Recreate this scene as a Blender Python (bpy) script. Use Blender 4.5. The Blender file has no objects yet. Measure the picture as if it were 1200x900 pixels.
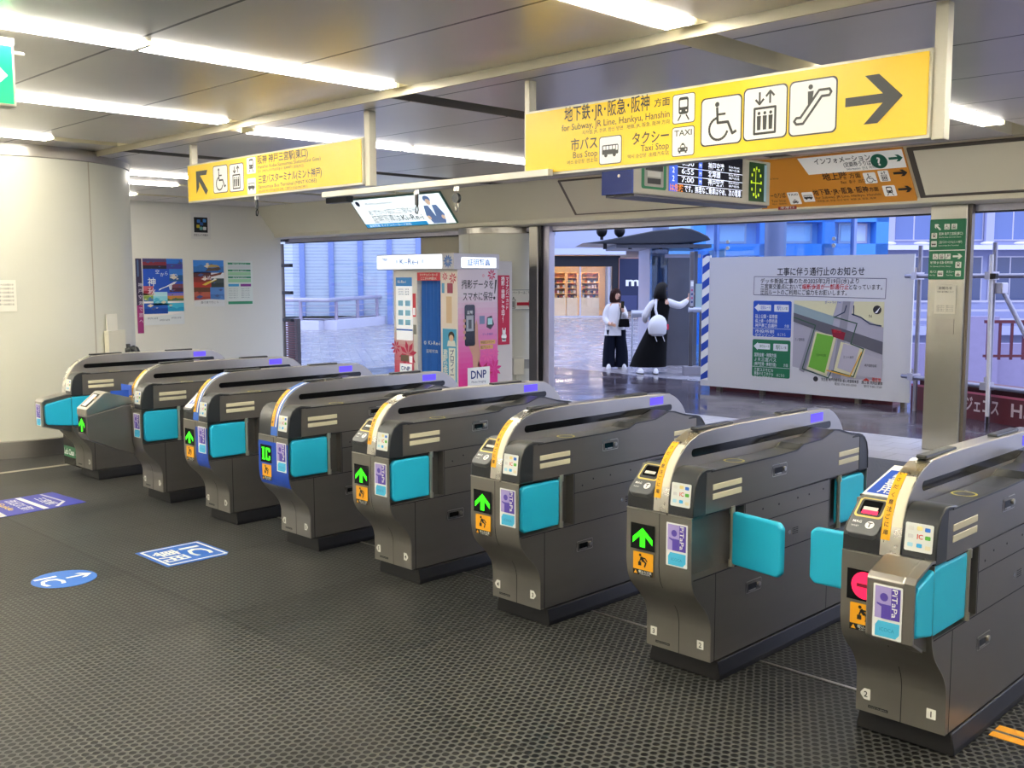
import bpy, bmesh, math, random
from mathutils import Vector, Matrix
random.seed(7)
PI = math.pi
scene = bpy.context.scene
COL = scene.collection

# ------------------------------------------------------------------ camera
cam_d = bpy.data.cameras.new('camera')
cam_d.sensor_fit = 'HORIZONTAL'
cam_d.sensor_width = 36.0
cam_d.lens = 36.0 * 1192.48 / 1200.0
cam_d.clip_end = 300
cam = bpy.data.objects.new('camera', cam_d)
COL.objects.link(cam)
YAW, PITCH, ROLL = -0.78169, 0.103768, -0.001678
fw = Vector((math.sin(YAW) * math.cos(PITCH), math.cos(YAW) * math.cos(PITCH), -math.sin(PITCH)))
rt = Vector((math.cos(YAW), -math.sin(YAW), 0)); up = rt.cross(fw)
r2 = rt * math.cos(ROLL) + up * math.sin(ROLL); u2 = up * math.cos(ROLL) - rt * math.sin(ROLL)
M = Matrix((r2, u2, -fw)).transposed().to_4x4()
M.translation = Vector((2.3710, -3.3971, 1.62))
cam.matrix_world = M
scene.camera = cam

# ------------------------------------------------------------------ view, world, light levels
scene.view_settings.view_transform = 'Standard'
scene.view_settings.look = 'None'
scene.view_settings.gamma = 1.0
scene.view_settings.use_curve_mapping = False
scene.view_settings.exposure = 0.42
TUBE_POWER = 21.0
SKY_POWER = 2.35
w = bpy.data.worlds.new('overcast_sky'); scene.world = w
w.use_nodes = True
nt = w.node_tree; nt.nodes.clear()
wo = nt.nodes.new('ShaderNodeOutputWorld'); bg = nt.nodes.new('ShaderNodeBackground')
tc = nt.nodes.new('ShaderNodeTexCoord'); sx = nt.nodes.new('ShaderNodeSeparateXYZ')
rp = nt.nodes.new('ShaderNodeValToRGB')
nt.links.new(tc.outputs['Generated'], sx.inputs[0]); nt.links.new(sx.outputs['Z'], rp.inputs[0])
rp.color_ramp.elements[0].position = 0.0; rp.color_ramp.elements[0].color = (0.50, 0.56, 0.86, 1)
rp.color_ramp.elements[1].position = 0.7; rp.color_ramp.elements[1].color = (0.66, 0.74, 1.0, 1)
nt.links.new(rp.outputs[0], bg.inputs[0]); bg.inputs[1].default_value = SKY_POWER
nt.links.new(bg.outputs[0], wo.inputs[0])

# ------------------------------------------------------------------ materials
def lin(c):
    if isinstance(c, str):
        c = c.lstrip('#'); c = [int(c[i:i + 2], 16) / 255 for i in (0, 2, 4)]
        return tuple(x / 12.92 if x <= 0.04045 else ((x + 0.055) / 1.055) ** 2.4 for x in c)
    return tuple(c)
MATS = {}
def mat(name, color='#888888', rough=0.5, metal=0.0, emit=0.0, emit_color=None, noise=0.0, nscale=6.0, stretch=None, bump=0.0, bscale=60.0, spec=None, alpha=None, trans=0.0):
    if name in MATS: return MATS[name]
    m = bpy.data.materials.new(name); m.use_nodes = True
    n = m.node_tree; b = n.nodes['Principled BSDF']
    c = lin(color)
    b.inputs['Base Color'].default_value = (*c, 1)
    b.inputs['Roughness'].default_value = rough
    b.inputs['Metallic'].default_value = metal
    if spec is not None: b.inputs['Specular IOR Level'].default_value = spec
    if trans: b.inputs['Transmission Weight'].default_value = trans
    if alpha is not None: b.inputs['Alpha'].default_value = alpha
    if emit:
        b.inputs['Emission Color'].default_value = (*(lin(emit_color) if emit_color else c), 1)
        b.inputs['Emission Strength'].default_value = emit
    if noise or bump:
        t = n.nodes.new('ShaderNodeTexCoord'); mp = n.nodes.new('ShaderNodeMapping')
        n.links.new(t.outputs['Object'], mp.inputs[0])
        if stretch: mp.inputs['Scale'].default_value = stretch
    if noise:
        nz = n.nodes.new('ShaderNodeTexNoise'); nz.inputs['Scale'].default_value = nscale; nz.inputs['Detail'].default_value = 4
        n.links.new(mp.outputs[0], nz.inputs['Vector'])
        mr = n.nodes.new('ShaderNodeMapRange'); mr.inputs['To Min'].default_value = 1 - noise; mr.inputs['To Max'].default_value = 1 + noise
        n.links.new(nz.outputs['Fac'], mr.inputs['Value'])
        mx = n.nodes.new('ShaderNodeVectorMath'); mx.operation = 'SCALE'; mx.inputs[0].default_value = c
        n.links.new(mr.outputs[0], mx.inputs['Scale']); n.links.new(mx.outputs[0], b.inputs['Base Color'])
        mr2 = n.nodes.new('ShaderNodeMapRange'); mr2.inputs['To Min'].default_value = max(0.02, rough - 0.06); mr2.inputs['To Max'].default_value = rough + 0.06
        n.links.new(nz.outputs['Fac'], mr2.inputs['Value']); n.links.new(mr2.outputs[0], b.inputs['Roughness'])
    if bump:
        nz2 = n.nodes.new('ShaderNodeTexNoise'); nz2.inputs['Scale'].default_value = bscale; nz2.inputs['Detail'].default_value = 3
        n.links.new(mp.outputs[0], nz2.inputs['Vector'])
        bp = n.nodes.new('ShaderNodeBump'); bp.inputs['Strength'].default_value = bump; bp.inputs['Distance'].default_value = 0.01
        n.links.new(nz2.outputs['Fac'], bp.inputs['Height']); n.links.new(bp.outputs[0], b.inputs['Normal'])
    MATS[name] = m
    return m

def flat(hexc, rough=0.45):                      # printed ink or paint
    return mat('ink_' + hexc.lstrip('#'), hexc, rough)

steel = mat('gate_steel', (0.215, 0.203, 0.19), 0.38, 0.75, noise=0.14, nscale=3.0, stretch=(1, 0.4, 3))
steel_front = mat('gate_front_steel', (0.29, 0.275, 0.25), 0.36, 0.8, noise=0.10, nscale=4.0)
steel_bright = mat('bright_steel', (0.60, 0.58, 0.53), 0.28, 1.0, noise=0.06, nscale=8.0)
steel_mid = mat('mid_steel', (0.42, 0.40, 0.37), 0.33, 1.0, noise=0.1, nscale=5.0)
black_plastic = mat('black_plastic', '#26282b', 0.35)
dark_plastic = mat('dark_plastic', '#2c2f33', 0.32)
grey_plastic = mat('grey_plastic', '#5d6063', 0.35)
gloss_black = mat('gloss_black', '#08090b', 0.12)
plinth_mat = mat('plinth_rubber', '#141417', 0.5)
seam_mat = mat('seam_dark', '#15151a', 0.6)
teal = mat('teal_vinyl', '#22b8e0', 0.42, noise=0.05, nscale=5)
teal_pad = mat('teal_pad', '#18a3b8', 0.5, noise=0.05, nscale=5)
cream_lens = mat('cream_lens', '#cfc9ae', 0.35)
yellow_ink = flat('#f2b818'); white_ink = flat('#eef0ee'); black_ink = flat('#141414'); blue_ink = flat('#1a50c0')
green_led = mat('green_led', '#30ff10', 0.5, emit=1.0, emit_color='#2cf40c')
red_led = mat('red_led', '#ff2050', 0.5, emit=0.9, emit_color='#f8184a')
purple_lamp = mat('violet_lamp', '#6450ff', 0.4, emit=0.38, emit_color='#5a48f0')
sign_yellow = mat('sign_yellow', '#f0c41a', 0.35, emit=0.10, emit_color='#f8d020')
sign_white = mat('sign_white', '#e6e6e2', 0.35, emit=0.08, emit_color='#ffffff')
sign_dark = flat('#3c3c3a'); sign_frame = mat('sign_frame', '#c9c5b4', 0.4, 0.2)
cream_wall = mat('cream_wall', '#d3d2c4', 0.35, noise=0.03, nscale=1.2)
white_wall = mat('white_wall', '#e6e4dc', 0.42, noise=0.03, nscale=0.8)
beige_panel = mat('beige_panel', '#dfd9c4', 0.38, 0.0, noise=0.04, nscale=1.0)
beige_dark = mat('beige_dark', '#b3ab98', 0.4, 0.0, noise=0.04, nscale=1.0)
dark_frame = mat('dark_frame', '#6a6258', 0.4, 0.4)
black_metal = mat('black_metal', '#0c0c10', 0.4, 0.3)
lav_metal = mat('pale_frame', '#b6b4c4', 0.35, 0.4)
tube_mat = mat('tube_light', '#fff7df', 0.4, emit=TUBE_POWER, emit_color=(1.0, 0.96, 0.87))
trough_mat = mat('trough_white', '#f4eeda', 0.45)

# ------------------------------------------------------------------ mesh helpers
class MB:
    """collects faces and links them as one mesh object"""
    def __init__(s): s.v = []; s.f = []; s.mi = []; s.ms = []
    def m(s, material):
        if material not in s.ms: s.ms.append(material)
        return s.ms.index(material)
    def add(s, vs, fs, material=None):
        o = len(s.v); i = s.m(material) if material else 0
        s.v += [tuple(v) for v in vs]
        for f in fs: s.f.append([o + k for k in f]); s.mi.append(i)
        return s
    def box(s, x0, x1, y0, y1, z0, z1, material=None):
        vs = [(x, y, z) for z in (z0, z1) for y in (y0, y1) for x in (x0, x1)]
        return s.add(vs, [(0, 2, 3, 1), (4, 5, 7, 6), (0, 1, 5, 4), (2, 6, 7, 3), (0, 4, 6, 2), (1, 3, 7, 5)], material)
    def prism(s, prof, axis, a, b, material=None):
        """prof: 2D outline; axis 'x': (y,z), 'y': (x,z), 'z': (x,y)"""
        def P(p, t): return {'x': (t, p[0], p[1]), 'y': (p[0], t, p[1]), 'z': (p[0], p[1], t)}[axis]
        n = len(prof)
        vs = [P(p, a) for p in prof] + [P(p, b) for p in prof]
        fs = [tuple(range(n))[::-1], tuple(range(n, 2 * n))] + [(i, (i + 1) % n, n + (i + 1) % n, n + i) for i in range(n)]
        return s.add(vs, fs, material)
    def ribbon(s, prof, axis, a, b, th, material=None):
        """a strip that follows an open outline, th thick on its outer (left-hand) side"""
        n = len(prof); off = []
        for i, p in enumerate(prof):
            q0 = prof[max(i - 1, 0)]; q1 = prof[min(i + 1, n - 1)]
            d = (q1[0] - q0[0], q1[1] - q0[1]); L = math.hypot(*d) or 1
            off.append((p[0] - d[1] / L * th, p[1] + d[0] / L * th))
        return s.prism(list(prof) + off[::-1], axis, a, b, material)
    def cyl(s, p0, p1, r, seg=16, material=None, r1=None, cap=True):
        p0 = Vector(p0); p1 = Vector(p1); d = (p1 - p0).normalized()
        a = d.orthogonal().normalized(); b = d.cross(a); r1 = r if r1 is None else r1
        vs = []
        for p, rr in ((p0, r), (p1, r1)):
            for k in range(seg):
                t = 2 * PI * k / seg; vs.append(p + a * (math.cos(t) * rr) + b * (math.sin(t) * rr))
        fs = [(k, (k + 1) % seg, seg + (k + 1) % seg, seg + k) for k in range(seg)]
        if cap: fs += [tuple(range(seg))[::-1], tuple(range(seg, 2 * seg))]
        return s.add(vs, fs, material)
    def tube(s, pts, r, seg=10, material=None):
        for a, b in zip(pts[:-1], pts[1:]): s.cyl(a, b, r, seg, material)
        for p in pts[1:-1]: s.ball(p, r, 8, 6, material)
        return s
    def ball(s, c, r, seg=14, rings=10, material=None, sc=(1, 1, 1)):
        vs = []; fs = []
        for j in range(rings + 1):
            ph = PI * j / rings
            for k in range(seg):
                t = 2 * PI * k / seg
                vs.append((c[0] + r * sc[0] * math.sin(ph) * math.cos(t), c[1] + r * sc[1] * math.sin(ph) * math.sin(t), c[2] + r * sc[2] * math.cos(ph)))
        for j in range(rings):
            for k in range(seg):
                fs.append((j * seg + k, (j + 1) * seg + k, (j + 1) * seg + (k + 1) % seg, j * seg + (k + 1) % seg))
        return s.add(vs, fs, material)
    def lathe(s, c, prof, seg=48, material=None, a0=0, a1=2 * PI):
        n = len(prof); vs = []; fs = []; full = abs(a1 - a0 - 2 * PI) < 1e-6
        m = seg if full else seg + 1
        for k in range(m):
            t = a0 + (a1 - a0) * k / seg
            for r, z in prof: vs.append((c[0] + r * math.cos(t), c[1] + r * math.sin(t), c[2] + z))
        for k in range(seg):
            k2 = (k + 1) % m
            for i in range(n - 1): fs.append((k * n + i, k2 * n + i, k2 * n + i + 1, k * n + i + 1))
        return s.add(vs, fs, material)
    def build(s, name, material=None, parent=None, smooth=False, bevel=0.0, seg=2, recalc=True):
        me = bpy.data.meshes.new(name); me.from_pydata([tuple(v) for v in s.v], [], s.f)
        ms = s.ms if s.ms else [material]
        if material and s.ms: pass
        for mm in ms: me.materials.append(mm)
        if s.ms: me.polygons.foreach_set('material_index', s.mi)
        if recalc:
            bm = bmesh.new(); bm.from_mesh(me); bmesh.ops.recalc_face_normals(bm, faces=bm.faces[:]); bm.to_mesh(me); bm.free()
        if smooth:
            me.polygons.foreach_set('use_smooth', [True] * len(me.polygons))
            try: me.set_sharp_from_angle(angle=math.radians(40))
            except Exception: pass
        o = bpy.data.objects.new(name, me); COL.objects.link(o)
        if parent is not None: o.parent = parent
        if bevel:
            md = o.modifiers.new('edge', 'BEVEL'); md.width = bevel; md.segments = seg; md.limit_method = 'ANGLE'; md.angle_limit = math.radians(35)
        return o

def tag(o, label, cat, group=None, kind=None):
    o['label'] = label; o['category'] = cat
    if group: o['group'] = group
    if kind: o['kind'] = kind
    return o
def thing(name, label, cat, loc=(0, 0, 0), rz=0.0, group=None):
    o = bpy.data.objects.new(name, None); COL.objects.link(o)
    o.location = loc; o.rotation_euler = (0, 0, rz); o.empty_display_size = 0.1
    return tag(o, label, cat, group)
def struct(o):
    o['kind'] = 'structure'; return o

# ------------------------------------------------------------------ flat artwork: printed panels, lettering, pictograms
class Fr:
    def __init__(s, o, r, u):
        s.o = Vector(o); s.r = Vector(r).normalized(); s.u = Vector(u).normalized(); s.n = s.r.cross(s.u)
    def p(s, a, b, n=0.0): return s.o + s.r * a + s.u * b + s.n * n
FRONT = ((1, 0, 0), (0, 0, 1))                  # faces -Y
SIDE = ((0, 1, 0), (0, 0, 1))                   # faces +X
_tc = {}
def glyphs(t, bold=0.0):
    k = (t, bold)
    if k not in _tc:
        cu = bpy.data.curves.new('lettering', 'FONT'); cu.body = t; cu.size = 1.0; cu.resolution_u = 2; cu.offset = bold; cu.fill_mode = 'FRONT'
        ob = bpy.data.objects.new('lettering', cu)
        me = ob.to_mesh()
        vs = [(v.co.x, v.co.y) for v in me.vertices]; fs = [tuple(p.vertices) for p in me.polygons]
        ob.to_mesh_clear(); bpy.data.objects.remove(ob); bpy.data.curves.remove(cu)
        xs = [v[0] for v in vs] or [0]; ys = [v[1] for v in vs] or [0]
        _tc[k] = (vs, fs, min(xs), max(xs), min(ys), max(ys))
    return _tc[k]
class Art:
    EPS = 0.0009
    def __init__(s, frame, base=0.0008, eps=None):
        s.f = frame; s.b = MB(); s.base = base; s.eps = eps or Art.EPS
    def n(s, lay): return s.base + lay * s.eps
    def poly(s, pts, m, lay=1):
        z = s.n(lay); s.b.add([s.f.p(a, b, z) for a, b in pts], [tuple(range(len(pts)))], m); return s
    def rect(s, x0, y0, x1, y1, m, lay=0): return s.poly([(x0, y0), (x1, y0), (x1, y1), (x0, y1)], m, lay)
    def rrect(s, x0, y0, x1, y1, r, m, lay=0):
        pts = []
        for cx, cy, a in ((x1 - r, y0 + r, -PI / 2), (x1 - r, y1 - r, 0), (x0 + r, y1 - r, PI / 2), (x0 + r, y0 + r, PI)):
            for k in range(6): t = a + PI / 2 * k / 5; pts.append((cx + r * math.cos(t), cy + r * math.sin(t)))
        return s.poly(pts, m, lay)
    def disc(s, cx, cy, r, m, lay=1, seg=24, ry=None):
        ry = ry or r
        return s.poly([(cx + r * math.cos(2 * PI * k / seg), cy + ry * math.sin(2 * PI * k / seg)) for k in range(seg)], m, lay)
    def line(s, pts, wd, m, lay=1, closed=False, joint=True):
        seq = list(pts) + ([pts[0]] if closed else [])
        for (ax, ay), (bx, by) in zip(seq[:-1], seq[1:]):
            L = math.hypot(bx - ax, by - ay) or 1e-6; nx, ny = -(by - ay) / L * wd / 2, (bx - ax) / L * wd / 2
            s.poly([(ax + nx, ay + ny), (ax - nx, ay - ny), (bx - nx, by - ny), (bx + nx, by + ny)], m, lay)
        if joint:
            for p in seq[1:-1] + ([seq[0]] if closed else []): s.disc(p[0], p[1], wd / 2, m, lay + 0.02, 10)
        return s
    def arc(s, cx, cy, r, a0, a1, wd, m, lay=1, n=18):
        return s.line([(cx + r * math.cos(a0 + (a1 - a0) * k / n), cy + r * math.sin(a0 + (a1 - a0) * k / n)) for k in range(n + 1)], wd, m, lay, joint=False)
    def text(s, t, x, y, h, m, lay=2, align='L', width=None, bold=0.0, vertical=False, up=None):
        """h = cap height; (x, y) = baseline start / centre / end"""
        if vertical:
            for i, ch in enumerate(t): s.text(ch, x, y - (i + 1) * h * 1.12, h, m, lay, 'C', None, bold)
            return s
        vs, fs, x0, x1, y0, y1 = glyphs(t, bold)
        k = h / 0.73; kx = k
        wtot = (x1 - x0) * k
        if width: kx = k * width / max(wtot, 1e-6); wtot = width
        ox = x - (0 if align == 'L' else wtot / 2 if align == 'C' else wtot)
        z = s.n(lay)
        s.b.add([s.f.p(ox + (vx - x0) * kx, y + vy * k, z) for vx, vy in vs], fs, m)
        return s
    def arrow(s, x, y, L, ang, m, lay=2, wd=0.18, head=0.55):
        c, q = math.cos(ang), math.sin(ang)
        T = lambda a, b: (x + a * c - b * q, y + a * q + b * c)
        h = L / 2; w_ = L * wd / 2; hd = L * head / 2
        s.line([T(-h, 0), T(h - w_ * 1.2, 0)], w_ * 2, m, lay, joint=False)
        s.poly([T(h, 0), T(h - hd, hd), T(h - hd - w_ * 2.4, hd), T(h - w_ * 2.6, 0), T(h - hd - w_ * 2.4, -hd), T(h - hd, -hd)], m, lay + 0.1)
        return s
    # pictograms drawn in a box (x, y, size)
    def icon(s, kind, x, y, w_, h_, fg, bgm, lay=1, edge=None):
        P = lambda a, b: (x + a * w_, y + b * h_)
        q = min(w_, h_)
        if edge: s.rrect(x - 0.03 * q, y - 0.03 * q, x + w_ + 0.03 * q, y + h_ + 0.03 * q, 0.11 * q, edge, lay); lay += 0.5
        s.rrect(x, y, x + w_, y + h_, 0.1 * q, bgm, lay); l = lay + 1
        if kind == 'wheelchair':
            s.disc(*P(.40, .86), .055 * q, fg, l)
            s.line([P(.40, .80), P(.42, .46), P(.68, .46), P(.80, .20), P(.90, .25)], .06 * q, fg, l)
            s.line([P(.41, .64), P(.62, .64)], .05 * q, fg, l)
            s.arc(*P(.44, .33), .24 * q, 0.9 * PI / 1.6, 1.92 * PI, .055 * q, fg, l)
        elif kind == 'elevator':
            s.line([P(.25, .10), P(.75, .10), P(.75, .60), P(.25, .60)], .05 * q, fg, l, closed=True)
            for k in (.36, .50, .64):
                s.disc(*P(k, .50), .035 * q, fg, l); s.poly([P(k - .05, .45), P(k + .05, .45), P(k + .04, .17), P(k - .04, .17)], fg, l)
            for k, d in ((.37, -1), (.62, 1)):
                s.line([P(k, .68), P(k, .92)], .045 * q, fg, l, joint=False)
                e = .92 if d > 0 else .68
                s.line([P(k - .1, e - d * .1), P(k, e), P(k + .1, e - d * .1)], .045 * q, fg, l)
        elif kind == 'escalator':
            s.line([P(.15, .20), P(.30, .20), P(.70, .68), P(.86, .68), P(.90, .74), P(.86, .80), P(.64, .80), P(.24, .32), P(.15, .32), P(.10, .26)], .05 * q, fg, l, closed=True)
            s.disc(*P(.45, .88), .05 * q, fg, l); s.poly([P(.39, .80), P(.52, .80), P(.50, .66), P(.40, .52)], fg, l)
        elif kind == 'train':
            s.rrect(*P(.27, .30), *P(.73, .90), .10 * q, fg, l)
            s.rrect(*P(.33, .55), *P(.67, .80), .04 * q, bgm, l + .5)
            s.disc(*P(.37, .42), .035 * q, bgm, l + .5); s.disc(*P(.63, .42), .035 * q, bgm, l + .5)
            s.line([P(.38, .28), P(.24, .08)], .06 * q, fg, l); s.line([P(.62, .28), P(.76, .08)], .06 * q, fg, l)
        elif kind == 'bus':
            s.rrect(*P(.12, .34), *P(.88, .70), .05 * q, fg, l)
            for k in range(4): s.rect(*P(.17 + k * .15, .52), *P(.29 + k * .15, .66), bgm, l + .5)
            s.rect(*P(.77, .48), *P(.85, .66), bgm, l + .5)
            s.disc(*P(.30, .32), .08 * q, fg, l + .2); s.disc(*P(.70, .32), .08 * q, fg, l + .2)
        elif kind == 'taxi':
            s.poly([P(.28, .36), P(.38, .56), P(.62, .56), P(.72, .36)], fg, l); s.rrect(*P(.18, .16), *P(.82, .40), .06 * q, fg, l + .1)
            s.rect(*P(.42, .56), *P(.58, .63), fg, l); s.disc(*P(.30, .28), .05 * q, bgm, l + .5); s.disc(*P(.70, .28), .05 * q, bgm, l + .5)
            s.rect(*P(.24, .08), *P(.36, .18), fg, l); s.rect(*P(.64, .08), *P(.76, .18), fg, l)
            s.poly([P(.36, .40), P(.42, .52), P(.58, .52), P(.64, .40)], bgm, l + .5)
        return s
    def build(s, name, parent=None): return s.b.build(name, None, parent, recalc=False)

# ------------------------------------------------------------------ the setting: floors
def floor_material():
    m = bpy.data.materials.new('studded_rubber'); m.use_nodes = True
    n = m.node_tree; L = n.links.new; b = n.nodes['Principled BSDF']
    def N(t, **k):
        q = n.nodes.new(t)
        for a, v in k.items(): setattr(q, a, v)
        return q
    t = N('ShaderNodeTexCoord')
    pitch = 0.0345
    dist = []
    for off in ((0, 0, 0), (0.5, 0.5, 0)):
        mp = N('ShaderNodeMapping'); L(t.outputs['Object'], mp.inputs[0])
        mp.inputs['Scale'].default_value = (1 / pitch, 1 / (pitch * math.sqrt(3)), 0); mp.inputs['Location'].default_value = off
        fr = N('ShaderNodeVectorMath', operation='FRACTION'); L(mp.outputs[0], fr.inputs[0])
        sb = N('ShaderNodeVectorMath', operation='SUBTRACT'); L(fr.outputs[0], sb.inputs[0]); sb.inputs[1].default_value = (0.5, 0.5, 0)
        ml = N('ShaderNodeVectorMath', operation='MULTIPLY'); L(sb.outputs[0], ml.inputs[0]); ml.inputs[1].default_value = (1, math.sqrt(3), 0)
        ln = N('ShaderNodeVectorMath', operation='LENGTH'); L(ml.outputs[0], ln.inputs[0]); dist.append(ln)
    mn = N('ShaderNodeMath', operation='MINIMUM'); L(dist[0].outputs['Value'], mn.inputs[0]); L(dist[1].outputs['Value'], mn.inputs[1])
    h = N('ShaderNodeMapRange'); h.interpolation_type = 'SMOOTHSTEP'; L(mn.outputs[0], h.inputs['Value'])
    h.inputs['From Min'].default_value = 0.33; h.inputs['From Max'].default_value = 0.44; h.inputs['To Min'].default_value = 1; h.inputs['To Max'].default_value = 0
    nz = N('ShaderNodeTexNoise'); nz.inputs['Scale'].default_value = 0.7; nz.inputs['Detail'].default_value = 6; L(t.outputs['Object'], nz.inputs['Vector'])
    # sheets of rubber laid edge to edge
    br = N('ShaderNodeTexBrick'); L(t.outputs['Object'], br.inputs['Vector']); br.offset = 0.0
    br.inputs['Scale'].default_value = 1.0; br.inputs['Brick Width'].default_value = 1.0; br.inputs['Row Height'].default_value = 1.0; br.inputs['Mortar Size'].default_value = 0.004
    br.inputs['Color1'].default_value = (0.85, 0.85, 0.85, 1); br.inputs['Color2'].default_value = (1.15, 1.15, 1.15, 1); br.inputs['Mortar'].default_value = (0.5, 0.5, 0.5, 1)
    cr = N('ShaderNodeMixRGB'); L(h.outputs[0], cr.inputs[0]); cr.inputs[1].default_value = (0.078, 0.079, 0.075, 1); cr.inputs[2].default_value = (0.008, 0.008, 0.008, 1)
    mul = N('ShaderNodeMixRGB', blend_type='MULTIPLY'); mul.inputs[0].default_value = 1; L(cr.outputs[0], mul.inputs[1]); L(br.outputs['Color'], mul.inputs[2])
    mr = N('ShaderNodeMapRange'); L(nz.outputs['Fac'], mr.inputs['Value']); mr.inputs['From Min'].default_value = 0.3; mr.inputs['From Max'].default_value = 0.7; mr.inputs['To Min'].default_value = 0.7; mr.inputs['To Max'].default_value = 1.3
    sc = N('ShaderNodeVectorMath', operation='SCALE'); L(mul.outputs[0], sc.inputs[0]); L(mr.outputs[0], sc.inputs['Scale'])
    L(sc.outputs[0], b.inputs['Base Color'])
    rr = N('ShaderNodeMapRange'); L(h.outputs[0], rr.inputs['Value']); rr.inputs['To Min'].default_value = 0.6; rr.inputs['To Max'].default_value = 0.34; sl_ = N('ShaderNodeMapRange'); L(h.outputs[0], sl_.inputs['Value']); sl_.inputs['To Min'].default_value = 0.32; sl_.inputs['To Max'].default_value = 0.13; L(sl_.outputs[0], b.inputs['Specular IOR Level'])
    L(rr.outputs[0], b.inputs['Roughness'])
    bp = N('ShaderNodeBump'); bp.inputs['Strength'].default_value = 0.5; bp.inputs['Distance'].default_value = 0.003; L(h.outputs[0], bp.inputs['Height']); L(bp.outputs[0], b.inputs['Normal'])
    return m
fl = struct(MB().box(-13.5, 7, -9, 5.35, -0.12, 0).build('floor', floor_material()))

def tile_material(name, c1, c2, mortar, wd, ht, rough, bump=0.0, noise_scale=1.5, noise=0.25, rot=0.0):
    m = bpy.data.materials.new(name); m.use_nodes = True
    n = m.node_tree; L = n.links.new; b = n.nodes['Principled BSDF']
    t = n.nodes.new('ShaderNodeTexCoord'); mp = n.nodes.new('ShaderNodeMapping'); mp.inputs['Rotation'].default_value = (0, 0, rot); L(t.outputs['Object'], mp.inputs[0])
    br = n.nodes.new('ShaderNodeTexBrick'); L(mp.outputs[0], br.inputs['Vector'])
    br.inputs['Scale'].default_value = 1; br.inputs['Brick Width'].default_value = wd; br.inputs['Row Height'].default_value = ht; br.inputs['Mortar Size'].default_value = 0.006
    br.inputs['Color1'].default_value = (*c1, 1); br.inputs['Color2'].default_value = (*c2, 1); br.inputs['Mortar'].default_value = (*mortar, 1)
    nz = n.nodes.new('ShaderNodeTexNoise'); nz.inputs['Scale'].default_value = noise_scale; nz.inputs['Detail'].default_value = 5; L(t.outputs['Object'], nz.inputs['Vector'])
    mr = n.nodes.new('ShaderNodeMapRange'); L(nz.outputs['Fac'], mr.inputs['Value']); mr.inputs['To Min'].default_value = 1 - noise; mr.inputs['To Max'].default_value = 1 + noise
    sc = n.nodes.new('ShaderNodeVectorMath'); sc.operation = 'SCALE'; L(br.outputs['Color'], sc.inputs[0]); L(mr.outputs[0], sc.inputs['Scale']); L(sc.outputs[0], b.inputs['Base Color'])
    m2 = n.nodes.new('ShaderNodeMapRange'); L(nz.outputs['Fac'], m2.inputs['Value']); m2.inputs['From Min'].default_value = 0.35; m2.inputs['From Max'].default_value = 0.65
    m2.inputs['To Min'].default_value = rough[0]; m2.inputs['To Max'].default_value = rough[1]; L(m2.outputs[0], b.inputs['Roughness'])
    if bump:
        bp = n.nodes.new('ShaderNodeBump'); bp.inputs['Strength'].default_value = bump; bp.inputs['Distance'].default_value = 0.01; L(br.outputs['Fac'], bp.inputs['Height']); bp.invert = True; L(bp.outputs[0], b.inputs['Normal'])
    return m
pale_tile = tile_material('pale_tile', (0.44, 0.43, 0.45), (0.40, 0.39, 0.42), (0.25, 0.24, 0.25), 0.3, 0.3, (0.3, 0.45))
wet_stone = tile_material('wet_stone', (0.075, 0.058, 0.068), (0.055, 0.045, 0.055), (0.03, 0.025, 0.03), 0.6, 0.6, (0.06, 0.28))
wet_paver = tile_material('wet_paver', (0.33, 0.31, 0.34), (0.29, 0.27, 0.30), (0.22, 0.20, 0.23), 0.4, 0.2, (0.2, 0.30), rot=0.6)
struct(MB().box(-12.4, 7, 5.35, 6.7, -0.12, 0).build('threshold_floor', pale_tile))
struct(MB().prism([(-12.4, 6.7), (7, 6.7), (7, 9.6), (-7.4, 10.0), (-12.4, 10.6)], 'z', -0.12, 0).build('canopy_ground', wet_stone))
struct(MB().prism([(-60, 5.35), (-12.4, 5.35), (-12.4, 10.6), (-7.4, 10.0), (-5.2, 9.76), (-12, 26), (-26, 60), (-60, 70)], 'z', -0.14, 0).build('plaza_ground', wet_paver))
struct(MB().prism([(-5.2, 9.85), (7, 9.7), (60, 9.7), (60, 90), (-40, 90), (-26.2, 60), (-12.2, 26)], 'z', -2.7, -2.5).build('street_ground', tile_material('asphalt', (0.16, 0.15, 0.18), (0.14, 0.13, 0.16), (0.12, 0.11, 0.14), 2.0, 2.0, (0.25, 0.4))))
struct(MB().prism([(-5.2, 9.76), (7, 9.6), (7, 9.7), (-5.2, 9.86)], 'z', -2.7, -0.002).build('deck_edge_wall', wet_stone))
pale_line = mat('pale_line', '#a8a392', 0.4)
struct(MB().box(-6.62, -6.56, -8, 3.0, 0.0, 0.0025).build('floor_line', pale_line))
struct(MB().box(-5.4, 1.6, 0.30, 0.316, 0.0, 0.003).build('floor_seam_strip', steel_mid))

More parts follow.
